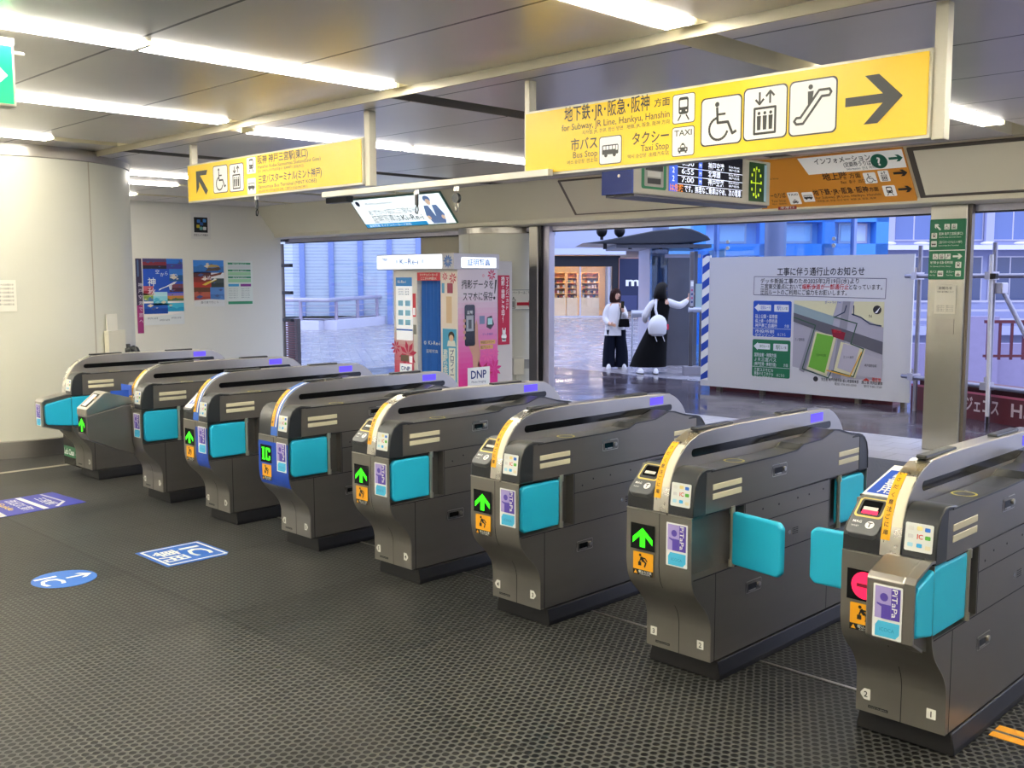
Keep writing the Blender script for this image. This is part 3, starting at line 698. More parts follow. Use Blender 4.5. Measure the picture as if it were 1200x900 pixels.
    for yy_, zz_ in ((0.458, 0.803), (0.27, 0.336)):
        la = bpy.data.objects.new('latch', None); COL.objects.link(la); la.parent = t; la.empty_display_size = 0.03
        A = Art(Fr((HW, yy_, zz_), *SIDE), .0006)
        A.rrect(-.060, -.026, .060, .026, .008, steel_bright, 0); A.rrect(-.057, -.023, .057, .023, .006, steel, 1); A.rrect(-.045, -.014, .020, .012, .004, gloss_black, 2); A.rect(-.042, -.018, .012, -.012, steel_bright, 3)
        A.build('latch_plate', la)
        MB().cyl((HW, yy_ + .037, zz_), (HW + .008, yy_ + .037, zz_), .010, 12).build('latch_key', steel_bright, la, smooth=True)
    vent = Art(Fr((HW, 0.60, 0.512), *SIDE), .0006)
    for k in range(4): vent.rect(-.02, -.014 + k * .008, .03, -.011 + k * .008, gloss_black, 0)
    vent.disc(-.045, 0, .009, steel_bright, 0); vent.build('vent_slots', t)
    # leaves
    flap(t, 1, False, closed=not style.get('open_r'), angle=style.get('open_r', 0), octo=nose_r or 0.0)
    flap(t, 1, True)
    flap(t, -1, False, closed=not style.get('open_l'), angle=style.get('open_l', 0))
    flap(t, -1, True)
    # printed matter on the front
    fr = Fr((0, -0.1892, 0), *FRONT)
    if not nose_l:
        dp = Art(fr, .0008); dp.rect(-.135, .532, -.0145, .638, gloss_black, 0)
        lamp = style.get('lamp', 'arrow')
        if lamp == 'arrow':
            dp.poly([(-.075, .622), (-.026, .580), (-.026, .556), (-.062, .588), (-.062, .543), (-.088, .543), (-.088, .588), (-.124, .556), (-.124, .580)], green_led, 1)
        elif lamp == 'IC':
            for q in (-.112, -.100): pass
            dp.rect(-.112, .548, -.094, .622, green_led, 1)
            dp.rect(-.118, .548, -.088, .556, green_led, 1); dp.rect(-.118, .614, -.088, .622, green_led, 1)
            dp.poly([(-.072, .548), (-.036, .548), (-.030, .556), (-.030, .574), (-.044, .574), (-.044, .560), (-.062, .560), (-.062, .610), (-.044, .610), (-.044, .598), (-.030, .598), (-.030, .614), (-.036, .622), (-.072, .622), (-.078, .614), (-.078, .556)], green_led, 1)
        else:
            dp.disc(-.072, .586, .047, red_led, 1, 32); dp.rect(-.100, .579, -.044, .592, flat('#8a1030'), 2)
        dp.build('lane_display', t)
        cs = Art(fr, .0008); cs.rrect(-.121, .428, -.021, .522, .003, flat('#f0a818'), 0)
        cs.rect(-.121, .428, -.021, .450, black_ink, 1)
        figure_running(cs, -.070, .488, .060, black_ink, 1)
        cs.poly([(-.116, .432), (-.098, .432), (-.107, .447)], flat('#f0a818'), 2)
        cs.text('駆込み注意', -.092, .438, .009, white_ink, 2, 'L', .064); cs.text('CAUTION', -.086, .4305, .005, white_ink, 2, 'L', .05)
        cs.build('caution_sticker', t)
    if not nose_r:
        ca_ = Art(fr, .0008); card_art(ca_, .041, .495, .142, .668); ca_.build('card_sticker', t)
    np_ = Art(Fr((0, -0.0442, 0), *FRONT), .0006)
    if nums[0]: number_plate(np_, nums[0], -.122, .150, .032, style.get('pl', -1))
    number_plate(np_, nums[1], .110, .147, .032, style.get('pr', 1))
    np_.rect(-.112, .103, -.040, .113, black_ink, 0); np_.text('MADE IN JAPAN', -.108, .105, .006, flat('#9a9a94'), 1, 'L', .064); np_.build('number_plates', t)
    ms = Art(Fr((0.101, -0.1815, 0.755), (1, 0, 0), (0, 0.012, 0.11)), .0022)
    ms.rrect(-.046, -.02, .046, .072, .005, flat('#dfe2de'), 0)
    for i, (c, x_, y_) in enumerate([('#d8d8d4', -.036, .048), ('#e8d890', -.008, .050), ('#2a6fd0', .018, .048), ('#cfcfd0', -.036, .022), ('#d03a2a', -.006, .022), ('#58b040', .020, .022), ('#a8d8e8', -.036, -.006), ('#3aa8e0', -.006, -.006), ('#e0d8b8', .022, -.010)]):
        if c == '#d03a2a': ms.text('IC', x_, y_, .016, flat(c), 1, 'L', None, .02)
        else: ms.rrect(x_, y_, x_ + .018, y_ + .013, .003, flat(c), 1)
    ms.build('card_mark_sticker', t)
    # a steel nose in front of the leaf, carrying the travel-card sticker
    if nose_r:
        d = nose_r
        prof = [(-.183, .715), (-.215, .718), (-d + .018, .684), (-d, .668), (-d, .475), (-.262, .432), (-.183, .40)]
        ns = bpy.data.objects.new('nose_housing', None); COL.objects.link(ns); ns.parent = t; ns.empty_display_size = .05
        MB().prism(prof, 'x', .002, .128).build('nose_shell', steel_mid, ns, bevel=.008, seg=3)
        sidep = [(-.183, .707), (-.213, .712), (-d + .018, .679), (-d + .004, .663), (-d + .004, .479), (-.262, .438), (-.183, .41)]
        MB().prism(sidep, 'x', .122, .140).build('nose_lining', steel, ns)
        MB().prism([(-.183, .716), (-.215, .7185), (-d + .018, .6845), (-d, .668), (-d, .475), (-.262, .432), (-.262, .442), (-d + .008, .480), (-d + .008, .664), (-d + .02, .677), (-.215, .710), (-.183, .708)], 'x', .126, .160).build('nose_rim', steel_mid, ns)
        A = Art(Fr((0, -d, 0), *FRONT), .0012); card_art(A, .028, .478, .124, .652); A.build('card_sticker', ns)
    if nose_l:
        ns = bpy.data.objects.new('ticket_nose', None); COL.objects.link(ns); ns.parent = t; ns.empty_display_size = .05
        low = [(-.505, .668), (-.505, .53), (-.49, .50), (-.30, .41), (-.17, .36), (-.17, .725), (-.24, .722)]
        MB().prism(low, 'x', -.158, -.002).build('nose_shell', steel, ns, bevel=.006)
        hood = [(-.508, .668), (-.508, .716), (-.375, .825), (-.345, .825), (-.17, .775), (-.17, .727), (-.24, .724)]
        MB().prism(hood, 'x', -.160, 0.0).build('nose_hood', steel_mid, ns, bevel=.005)
        sf = Fr((-.08, -.508, .716), (1, 0, 0), (0, .133, .109)); A = Art(sf, .001)
        A.rect(-.050, .02, .050, .15, gloss_black, 0); A.rect(-.040, .028, .022, .142, sign_white, 1); A.rect(.028, .10, .044, .12, flat('#d8a030'), 1); A.build('nose_screen', ns)
        A = Art(Fr((-.08, -.508, 0), *FRONT), .001); A.rect(-.060, .545, .060, .66, gloss_black, 0)
        A.poly([(0, .648), (.046, .606), (.046, .584), (.012, .612), (.012, .556), (-.012, .556), (-.012, .612), (-.046, .584), (-.046, .606)], green_led, 1); A.build('lane_display', ns)
        bs = MB().box(-.150, .01, -.185, -.180, .79, .862); bs.build('blue_notice', blue_ink, ns)
        MB().prism([(-.33, .815), (-.20, .779), (-.20, .830), (-.33, .832)], 'x', -.003, .003).build('blue_label', blue_ink, ns)
        MB().prism([(-.183, .697), (-.182, .76), (-.12, .868), (-.02, .868), (-.02, .70)], 'x', -.1595, -.028).build('front_cap', black_plastic, t, bevel=.004)
        A = Art(Fr((-.09, -.175, .775), (1, 0, 0), (0, .10, .09)), .004); A.arc(0, .08, .035, 0, 2 * PI, .010, flat('#d9c46a'), 0); A.disc(0, .08, .03, gloss_black, -.5); A.build('reader_ring', ns)
    if style.get('side_box'):
        bx = bpy.data.objects.new('side_box', None); COL.objects.link(bx); bx.parent = t; bx.empty_display_size = .05
        MB().box(-.47, -.158, -.02, .9, .06, .47).build('side_box_shell', mat('smoked_panel', '#2b2a29', .25), bx, bevel=.006)
        A = Art(Fr((-.31, -.02, 0), *FRONT), .001); A.rect(-.15, .13, .15, .22, flat('#2c6a48'), 0); A.text("Let's Clean", -.14, .15, .05, white_ink, 1, 'L', .2, .02); A.rect(.09, .16, .13, .165, white_ink, 1); A.build('green_notice', bx)
        MB().box(-.16, -.03, -.12, .2, .72, .76).build('side_bracket', steel_mid, bx)
    return t

GP = 0.9325
GX = lambda k: (2 - k) * GP
gate(GX(1), 'steel ticket gate numbered 2 and 1 with red lamp and projecting card-sticker nose', ('2', '1'), dict(lamp='red', nose_r=.338, red_slot=True, blue_sign=True, open_l=1.55, pr=0))
gate(GX(2), 'steel ticket gate numbered 3 and 2 with its teal flap swung open', ('3', '2'), dict(open_r=1.38, pl=0, pr=0))
gate(GX(3), 'steel ticket gate numbered 4 and 3 between the open-flap gate and gate 5', ('4', '3'), dict())
gate(GX(4), 'steel ticket gate numbered 5 and 4 next to the blue-fronted IC gate', ('5', '4'), dict())
gate(GX(5), 'ticket gate with all-blue front showing green IC letters', ('6', '5'), dict(blue='all', band=True, reader=False, lamp='IC'))
gate(GX(6), 'ticket gate with half-blue front and white label on its reader', ('7', '6'), dict(blue='half', band=True, reader_label='white'))
gate(GX(7), 'steel ticket gate with long ticket-slot nose projecting from its front', ('8', '7'), dict(nose_l=True, reader=False))
gate(-5.878, 'steel ticket gate beside the round column with octagonal teal flap and green notice', ('', '8'), dict(nose_r=.41, reader=False, caution=False, side_box=True))

# ------------------------------------------------------------------ hanging signs over the gates
bar_mat = mat('sign_bar', '#cfcab8', 0.4, 0.15)
def hanging_sign(name, label, x0, x1, z0, z1, poles):
    t = thing(name, label, 'sign', ((x0 + x1) / 2, 1.05, z0), 0, 'yellow overhead signs')
    ox, oz = -(x0 + x1) / 2, -z0
    MB().box(x0 + ox, x1 + ox, -.045, .045, 0, z1 - z0).build('sign_box', bar_mat, t)
    MB().box(x0 + ox + .012, x1 + ox - .012, -.050, -.045, .014, z1 - z0 - .012).build('sign_face', sign_yellow, t)
    for (a, b, c, d) in poles: MB().box(a + ox, b + ox, -.03, .03, c + oz, d + oz).build('pole', bar_mat, t, bevel=.004)
    A = Art(Fr((ox, -.050, oz), *FRONT), .0012, .0012)
    return t, A
t, A = hanging_sign('overhead_sign', 'yellow overhead sign with arrow pointing up-left and station gate names', -5.975, -3.465, 2.275, 2.600,
                    [(-5.965, -5.925, 2.60, 2.775), (-3.465, -3.405, 2.262, 2.775)])
A.line([(-5.635, 2.345), (-5.80, 2.515)], .05, sign_dark, 0, joint=False)
A.poly([(-5.815, 2.535), (-5.62, 2.535), (-5.64, 2.495), (-5.765, 2.495), (-5.765, 2.40), (-5.815, 2.345)], sign_dark, .3)
edge = sign_dark
A.icon('wheelchair', -5.52, 2.335, .225, .215, sign_dark, sign_white, 0, edge); A.icon('elevator', -5.257, 2.33, .215, .215, sign_dark, sign_white, 0, edge)
A.icon('train', -4.988, 2.452, .135, .128, sign_dark, sign_white, 0); A.icon('bus', -4.988, 2.292, .13, .125, sign_dark, sign_white, 0)
A.text('阪神 神戸三宮駅(東口)', -4.825, 2.525, .052, sign_dark, 0, 'L', .70, .012); A.text('Hanshin Kobe-Sannomiya Station(East Gate)', -4.825, 2.483, .027, sign_dark, 0, 'L', .86)
A.text('한신 고베산노미야역(동쪽출구)  阪神神戸三宮站(东口)', -4.825, 2.452, .018, sign_dark, 0, 'L', .64)
A.text('三宮バスターミナル(ミント神戸)', -4.82, 2.372, .052, sign_dark, 0, 'L', .865, .012); A.text('Sannomiya Bus Terminal (MINT KOBE)', -4.82, 2.328, .027, sign_dark, 0, 'L', .80)
A.text('산노미야 버스터미널(민트고베)  三宮巴士总站(MINT神户)', -4.82, 2.296, .018, sign_dark, 0, 'L', .68)
A.build('sign_lettering', t)
t, A = hanging_sign('overhead_sign', 'wide yellow overhead sign with large arrow and subway, bus and taxi names', -1.890, .515, 2.213, 2.588,
                    [(-1.905, -1.865, 2.588, 2.775), (.515, .570, 2.205, 2.82)])
A.text('地下鉄･JR･阪急･阪神', -1.57, 2.505, .066, sign_dark, 0, 'L', .60, .010); A.text('方面', -.84, 2.512, .034, sign_dark, 0, 'R', .10, .01)
A.text('for Subway, JR Line, Hankyu, Hanshin', -1.59, 2.449, .037, sign_dark, 0, 'L', .75)
A.text('지하철, JR, 한큐, 한신 방면   地铁, JR, 阪急, 阪神 方向', -1.435, 2.417, .018, sign_dark, 0, 'L', .595)
A.text('市バス', -1.52, 2.338, .054, sign_dark, 0, 'L', .195, .01); A.text('Bus Stop', -1.325, 2.292, .036, sign_dark, 0, 'R', .178); A.text('버스 승강장  巴士站', -1.325, 2.262, .018, sign_dark, 0, 'R', .222)
A.text('タクシー', -1.082, 2.331, .052, sign_dark, 0, 'L', .24, .01); A.text('Taxi Stop', -.842, 2.288, .036, sign_dark, 0, 'R', .183); A.text('택시 승강장  出租汽车站', -.842, 2.258, .018, sign_dark, 0, 'R', .27)
A.icon('bus', -1.308, 2.243, .150, .143, sign_dark, sign_white, 0, edge); A.icon('train', -.818, 2.410, .132, .142, sign_dark, sign_white, 0, edge)
A.rrect(-.823, 2.241, -.683, 2.391, .014, edge, 0); A.rrect(-.819, 2.245, -.687, 2.387, .012, sign_white, .5)
A.text('TAXI', -.753, 2.345, .030, sign_dark, 1.5, 'C', .108, .012)
A.icon('taxi', -.800, 2.249, .094, .092, sign_dark, sign_white, 1)
A.icon('wheelchair', -.640, 2.283, .226, .225, sign_dark, sign_white, 0, edge); A.icon('elevator', -.393, 2.287, .226, .238, sign_dark, sign_white, 0, edge); A.icon('escalator', -.146, 2.285, .230, .240, sign_dark, sign_white, 0, edge)
A.line([(.130, 2.404), (.36, 2.404)], .040, sign_dark, 0, joint=False)
A.poly([(.395, 2.404), (.285, 2.510), (.220, 2.510), (.325, 2.404), (.220, 2.298), (.285, 2.298)], sign_dark, .3)
A.build('sign_lettering', t)
rl = tag(MB().box(-3.90, -1.655, .955, .997, 2.203, 2.243).build('sign_rail', mat('white_bar', '#dcd8cc', .4, .1), bevel=.004), 'white square rail linking the two yellow overhead signs', 'rail')
def clip_hook(x, z, reel, label):
    t = thing('hanging_hook', label, 'hook', (x, 1.03, z), 0, 'hooks under the overhead signs')
    MB().box(-.012, .012, -.012, .012, -.03, 0).build('clip', steel_bright, t)
    if reel: MB().cyl((0, -.012, -.075), (0, .012, -.075), .032, 18).build('reel', black_plastic, t, smooth=True)
    else: MB().box(-.012, .014, -.008, .008, -.10, -.025).build('strap', black_plastic, t, bevel=.004)
    z0 = -.105 if reel else -.10
    MB().tube([(.010, 0, z0), (.016, 0, z0 - .03), (.006, 0, z0 - .055), (-.010, 0, z0 - .05), (-.012, 0, z0 - .02), (.004, 0, z0)], .004, 8).build('hook_ring', black_metal if not reel else steel_mid, t)
clip_hook(-4.905, 2.275, False, 'small dark hook under the yellow arrow-left sign below the bus pictogram')
clip_hook(-2.915, 2.203, False, 'small hook on the white rail in front of the lit advertisement')
clip_hook(-2.52, 2.203, True, 'black round reel with hook hanging from the white rail')

# green exit sign hung from the ceiling
t = thing('exit_sign', 'green illuminated sign with white arrow hung from the ceiling', 'sign', (-2.95, -1.85, 2.45))
MB().box(-.05, .05, -.40, .35, 0, .295).build('sign_box', sign_frame, t, bevel=.004)
MB().box(-.055, .045, -.41, .355, .295, .325).build('sign_bracket', sign_frame, t)
MB().cyl((0, .2, .325), (0, .2, .37), .012, 10).build('pole', sign_frame, t); MB().cyl((0, -.25, .325), (0, -.25, .37), .012, 10).build('pole', sign_frame, t)
MB().cyl((-.02, .36, .27), (-.02, .42, .27), .010, 10).build('conduit', sign_frame, t)
gl = mat('exit_green', '#08b070', .35, emit=.55, emit_color='#0cc07c'); A = Art(Fr((.05, 0, 0), *SIDE), .0015)
A.rect(-.39, .012, .338, .285, gl, 0); A.poly([(.315, .145), (.235, .225), (.185, .225), (.235, .17), (-.1, .17), (-.1, .12), (.235, .12), (.185, .065), (.235, .065)], sign_white, 1); A.build('sign_face', t)

# fascia frame: slanted plane from (5.55, 2.765) to (5.895, 2.345)
sl = Vector((0, .345, -.42)).normalized()
def slant(x): return Fr((x, 5.55, 2.768), (1, 0, 0), -sl)      # b runs negative downwards
def slab_on_fascia(mb, x0, x1, b0, b1, th, material=None, x0b=None, x1b=None):
    f = slant(0); x0b = x0 if x0b is None else x0b; x1b = x1 if x1b is None else x1b
    q = [(x0, b0), (x1, b0), (x1b, b1), (x0b, b1)]
    return mb.add([f.p(a, -b, -.004) for a, b in q] + [f.p(a, -b, th) for a, b in q], [(0, 1, 2, 3), (7, 6, 5, 4), (0, 4, 5, 1), (1, 5, 6, 2), (2, 6, 7, 3), (3, 7, 4, 0)], material)
ad = tag(slab_on_fascia(MB(), -9.82, -7.84, .012, .522, .022).build('advert_panel', mat('advert_edge', '#5a8a80', .4)), 'lit white advertisement panel on the sloped fascia with uniformed figure', 'advertisement')
A = Art(slant(0), .024, .002); adw = mat('advert_white', '#f4fbff', .4, emit=.75, emit_color='#eefaff')
A.rect(-9.80, -.51, -7.86, -.025, adw, 0); A.rect(-9.80, -.51, -8.42, -.448, mat('advert_blue', '#28a0e0', .4, emit=.4, emit_color='#28a0e0'), 1)
adg = flat('#28343e'); A.text('おでかけ前に三宮なら', -9.55, -.29, .075, flat('#4a5660'), 1, 'L', 1.05); A.text('証明写真は', -9.55, -.42, .10, adg, 1, 'L', .62); A.text('Ki-Re-i', -8.90, -.42, .10, adg, 1, 'L', .46, .01)
A.text('Kobe Sannomiya', -9.5, -.12, .04, flat('#9aa6b0'), 1, 'L', .6); A.text('証明写真 マイナンバーカード対応', -9.72, -.498, .032, adw, 2, 'L', .95)
A.disc(-9.68, -.09, .045, flat('#5a6a90'), 1)
nv, sk = mat('advert_navy', '#6c88bc', .4, emit=.35, emit_color='#6c88bc'), mat('advert_skin', '#e8c8b0', .4, emit=.5, emit_color='#e8c8b0')
A.disc(-8.17, -.10, .072, nv, 1, ry=.055); A.disc(-8.17, -.15, .05, sk, 1.5); A.poly([(-8.30, -.20), (-8.04, -.20), (-7.98, -.36), (-8.04, -.50), (-8.30, -.50), (-8.36, -.36)], nv, 1)
A.poly([(-8.21, -.20), (-8.13, -.20), (-8.17, -.38)], adw, 2); A.disc(-8.32, -.40, .035, sk, 2); A.disc(-8.03, -.40, .035, sk, 2); A.build('advert_face', ad)
t = thing('ceiling_spotlight', 'black box lamp under the ceiling beside the lit advertisement', 'lamp', (-9.58, 5.2, 2.775))
MB().box(-.25, .25, -.06, .06, -.10, -.012).build('lamp_body', black_plastic, t, bevel=.01); MB().box(-.08, .08, -.04, .04, -.012, 0).build('lamp_bracket', black_metal, t)
# framed blank panels on the fascia
fp = struct(slab_on_fascia(MB(), -5.76, -3.26, .02, .512, .010).build('fascia_panel_trim', dark_frame))
struct(slab_on_fascia(MB(), -5.72, -3.26, .035, .495, .0125).build('fascia_panel_face', beige_panel, fp))
fp = struct(slab_on_fascia(MB(), -1.60, 2.2, .012, .545, .014).build('fascia_panel_trim', dark_frame))
struct(slab_on_fascia(MB(), -1.545, 2.15, .04, .515, .0165).build('fascia_panel_face', mat('fascia_cream', '#ebe3cc', .4), fp))
# orange direction board on the fascia
og = slab_on_fascia(MB(), -3.24, -1.635, .004, .572, .018).build('direction_board', mat('board_orange', '#cf8a2c', .4, emit=.10, emit_color='#d08828'))
tag(og, 'orange direction board on the sloped fascia beside the departure display', 'sign')
A = Art(slant(0), .020, .0014); bk = flat('#2a2622'); wh = mat('board_white', '#e8e4dc', .4, emit=.12, emit_color='#ffffff')
A.poly([(-2.66, -.008), (-1.640, -.008), (-1.640, -.200), (-2.60, -.200)], wh, 0)
A.text('インフォメーション', -2.50, -.088, .055, bk, 1, 'L', .555, .012); A.text('(定期券うりば)', -2.22, -.142, .042, bk, 1, 'L', .28, .01); A.text('Information  안내  问讯处', -2.20, -.182, .026, bk, 1, 'L', .30)
gd = flat('#1c6a50'); A.disc(-1.875, -.113, .078, gd, 1, 30); A.text('?', -1.875, -.155, .088, wh, 2, 'C', None, .03); A.arrow(-1.715, -.095, .13, 0, gd, 1, .2)
A.text('地上階', -2.47, -.272, .066, bk, 1, 'L', .25, .012); A.text('方面', -2.20, -.268, .046, bk, 1, 'L', .11, .01); A.text('Exit  출구  出口', -2.30, -.325, .030, bk, 1, 'L', .24)
A.icon('wheelchair', -2.065, -.345, .12, .12, bk, wh, 1); A.icon('elevator', -1.92, -.335, .10, .12, bk, wh, 1); A.arrow(-1.712, -.255, .13, 0, bk, 1, .2)
A.text('地下鉄･JR･阪急･阪神', -2.62, -.435, .056, bk, 1, 'L', .56, .012); A.text('方面', -2.05, -.43, .038, bk, 1, 'L', .09, .01); A.text('for Subway, JR Line, Hankyu, Hanshin', -2.61, -.482, .028, bk, 1, 'L', .66); A.text('지하철, JR, 한큐, 한신 방면  地铁, JR, 阪急, 阪神', -2.61, -.52, .018, bk, 1, 'L', .60)
A.icon('train', -1.92, -.50, .12, .12, bk, wh, 1); A.arrow(-1.712, -.432, .13, 0, bk, 1, .2)
A.text('タクシーのりば', -3.22, -.44, .052, bk, 1, 'L', .30, .012); A.text('Taxi Stop', -3.1, -.49, .028, bk, 1, 'L', .16); A.text('택시  出租车', -3.1, -.525, .018, bk, 1, 'L', .16); A.text('Bus Stop', -3.05, -.22, .018, bk, 1, 'L', .12)
A.rrect(-2.90, -.53, -2.775, -.385, .01, wh, 1); A.text('TAXI', -2.838, -.425, .026, bk, 2, 'C', .10, .01); A.icon('taxi', -2.885, -.525, .095, .085, bk, wh, 1.5); A.icon('bus', -2.745, -.51, .12, .115, bk, wh, 1)
A.build('board_lettering', og)
rs = tag(MB().box(-3.05, -2.85, 5.886, 5.894, 2.30, 2.336).build('warning_sticker', flat('#8a2028')), 'small dark red sticker on the beam under the orange board', 'sticker')
A = Art(Fr((-2.95, 5.886, 2.318), *FRONT), .001); A.text('非常口', 0, -.010, .02, white_ink, 0, 'C', .15); A.build('sticker_lettering', rs)

# departure display hung from the rear ceiling, facing along the row
t = thing('departure_display', 'grey hanging departure display with white timetable rows on a dark screen', 'display', (-2.34, 3.36, 2.22))
dm = mat('display_body', '#b0ab9c', .4, .1)
MB().box(-.14, .14, -.92, .93, 0, .36).build('display_body', dm, t, bevel=.008)
MB().box(-.13, .13, -.90, .91, -.018, 0).build('display_underside', mat('display_under', '#55535a', .4, .3), t)
MB().box(-.141, .141, -.935, -.921, .0, .36).build('display_end_panel', mat('display_navy', '#1c3ea8', .35), t)
MB().box(-.141, .141, -.937, -.9352, .205, .228).build('end_stripe', flat('#c8c8d0'), t); MB().cyl((.02, -.936, .13), (.02, -.938, .13), .012, 12).build('end_lock', steel_bright, t)
for y in (-.6, .6): MB().cyl((0, y, .36), (0, y, .555), .02, 12).build('hanger', dm, t)
A = Art(Fr((.14, -3.36, -2.22), *SIDE), .001, .0012)
A.rrect(2.53, 2.262, 2.83, 2.56, .02, flat('#0a7a48'), 0); A.rrect(2.565, 2.28, 2.795, 2.545, .01, flat('#9a9a92'), 1)
for k in range(2): A.rect(2.585 + k * .1, 2.46, 2.675 + k * .1, 2.53, flat('#b8b8b0'), 2)
A.rect(2.575, 2.395, 2.785, 2.445, black_ink, 2); A.rect(2.60, 2.35, 2.76, 2.39, flat('#c8c8c0'), 2); A.rect(2.60, 2.30, 2.76, 2.34, black_ink, 2)
scr = mat('screen_dark', '#0a0c1c', .25, emit=.02, emit_color='#303878'); sw = mat('screen_white', '#e8eeff', .4, emit=.75, emit_color='#e8eeff'); sb_ = mat('screen_blue', '#3a62d8', .4, emit=.4, emit_color='#3a66e0'); so = mat('screen_orange', '#f08820', .4, emit=.5, emit_color='#f08820')
A.rect(2.86, 2.262, 3.86, 2.572, scr, 0); A.rect(2.86, 2.262, 2.97, 2.572, sb_, 1)
for i, (tm, ds, en) in enumerate([('6:50', '神戸空港', 'Kobe Airport'), ('6:55', '北埠頭', 'Kita Futo'), ('7:00', '神戸空港', 'Kobe Airport')]):
    zb = 2.462 - i * .062; A.text('2', 2.915, zb, .042, sw, 2, 'C', None, .012); A.text(tm, 3.02, zb, .042, sw, 1, 'L', .16, .01); A.rect(3.24, zb - .008, 3.29, zb + .05, sb_, 1); A.text('M', 3.265, zb, .03, sw, 2, 'C'); A.text(ds, 3.37, zb, .042, sw, 1, 'L', .22 if len(ds) > 3 else .17, .01)
    A.text(en, 3.66, zb + .026, .018, sw, 1, 'L', .15); A.text('神户机场', 3.66, zb, .016, sw, 1, 'L', .15); A.rect(2.97, zb - .018, 3.86, zb - .014, sw, 1)
A.text('は危険', 2.875, 2.270, .042, so, 2, 'L', .17, .012); A.text('です。無理なご乗車はやめ、次の電車', 3.06, 2.270, .042, sw, 1, 'L', .78, .01)
gmap = mat('screen_green', '#0f3a18', .3, emit=.06, emit_color='#0f5a18'); gy = mat('screen_yellow', '#c8e020', .4, emit=.4, emit_color='#c8e020')
A.rect(3.96, 2.245, 4.22, 2.56, gmap, 0); A.rect(4.19, 2.25, 4.23, 2.55, flat('#9ac0d0'), 1)
A.line([(4.06, 2.30), (4.06, 2.50)], .008, gy, 1); A.line([(3.985, 2.395), (4.14, 2.395)], .008, gy, 1)
for k in range(12): q = 2 * PI * k / 12; A.rect(4.07 + .075 * math.cos(q) - .01, 2.40 + .115 * math.sin(q) - .012, 4.07 + .075 * math.cos(q) + .01, 2.40 + .115 * math.sin(q) + .012, gy, 1)
A.build('display_face', t)

# ------------------------------------------------------------------ posters, notices and stickers
def sheet(name, frame, w_, h_, label, cat, base='#f2f2ee', group=None, th=.0015):
    mb = MB(); mb.add([frame.p(a, b, n) for n in (0, th) for a, b in ((0, 0), (w_, 0), (w_, h_), (0, h_))], [(3, 2, 1, 0), (4, 5, 6, 7), (0, 1, 5, 4), (1, 2, 6, 5), (2, 3, 7, 6), (3, 0, 4, 7)])
    o = mb.build(name, flat(base)); tag(o, label, cat, group); return o, Art(frame, th + .0015, .0016)
WF = lambda y, z: Fr((-12.398, y, z), *SIDE)
pg = 'papers on the white wall'
o, A = sheet('poster', WF(3.61, .918), .645, 1.005, 'large blue travel poster with island photos and airliner on white wall', 'poster', group=pg)
def photo(A, x, y, w_, h_, cols, seed):
    r_ = random.Random(seed); n = len(cols)
    for i, c in enumerate(cols): A.rect(x, y + h_ * i / n, x + w_, y + h_ * (i + 1) / n, flat(c), 1)
    for k in range(4):
        cx, cy, s = x + w_ * r_.uniform(.15, .85), y + h_ * r_.uniform(.15, .8), min(w_, h_) * r_.uniform(.08, .22)
        A.poly([(max(x, cx - s * 1.6), cy), (cx, max(y, cy - s * .7)), (min(x + w_, cx + s * 1.5), cy + s * .2), (cx, min(y + h_, cy + s * .8))], flat(r_.choice(cols + ['#4a5a90', '#e8d8c0'])), 1.5 + .1 * k)
photo(A, 0, .85, .38, .155, ['#302838', '#8a3040', '#504878'], 1); photo(A, .38, .85, .265, .155, ['#4a4aa0', '#2f78d8'], 2)
A.rect(0, .40, .645, .85, flat('#2456c8'), .4); photo(A, .42, .66, .225, .19, ['#245a90', '#3a80d8'], 3); photo(A, .42, .50, .225, .12, ['#502838', '#804858'], 4); photo(A, 0, .45, .16, .14, ['#a02838', '#d86878'], 5)
photo(A, 0, .36, .15, .12, ['#4878b8', '#88a850', '#d8d890'], 6); photo(A, .15, .30, .23, .2, ['#48b8d8', '#90d8e8', '#b8e4f0'], 7); photo(A, .38, .36, .265, .12, ['#5a7a48', '#d89040', '#8878c8'], 8); photo(A, 0, .17, .38, .16, ['#1848a8', '#2860c0'], 9); photo(A, .38, .20, .265, .13, ['#28a0d0', '#48c0e0'], 10)
A.text('神', .07, .60, .10, white_ink, 3, 'L', None, .012); A.text('秋', .07, .46, .09, flat('#f0d0d8'), 3, 'L', None, .012)
for i, ch in enumerate('空から南へ'): A.text(ch, .20 + .075 * i, .78 - .03 * (i % 2) - .012 * i, .05, white_ink, 3, 'L')
A.poly([(.24, .52), (.30, .55), (.50, .62), (.54, .66), (.49, .65), (.36, .585), (.25, .545)], flat('#f4f4f4'), 3); A.poly([(.40, .60), (.42, .53), (.45, .53), (.46, .61)], flat('#d8dce8'), 3.2)
A.poly([(0, 0), (.645, 0), (.645, .20), (.45, .15), (.2, .14), (0, .12)], flat('#e4e8ea'), 3.4)
for k in range(3): A.text('神戸空港から直行便', .05 + .19 * k, .09 - .03 * (k % 2), .022, flat('#50607a'), 3.8, 'L', .16)
A.build('poster_print', o)
o, A = sheet('banner', WF(3.50, .80), .095, 1.12, 'narrow dark violet vertical banner at the edge of the round column', 'banner', '#3a3050', pg)
A.rect(0, 0, .095, .42, flat('#a83a80'), 0); A.rect(.02, .85, .05, 1.1, flat('#506890'), 0)
for i, ch in enumerate('神戸空港で旅へ'): A.text(ch, .06, .70 - .09 * i, .05, flat('#e8e0f0'), 1, 'C')
A.build('banner_print', o)
o, A = sheet('poster', WF(4.43, 1.182), .525, .725, 'small poster with orange temple roofs and yellow airliner on white wall', 'poster', group=pg)
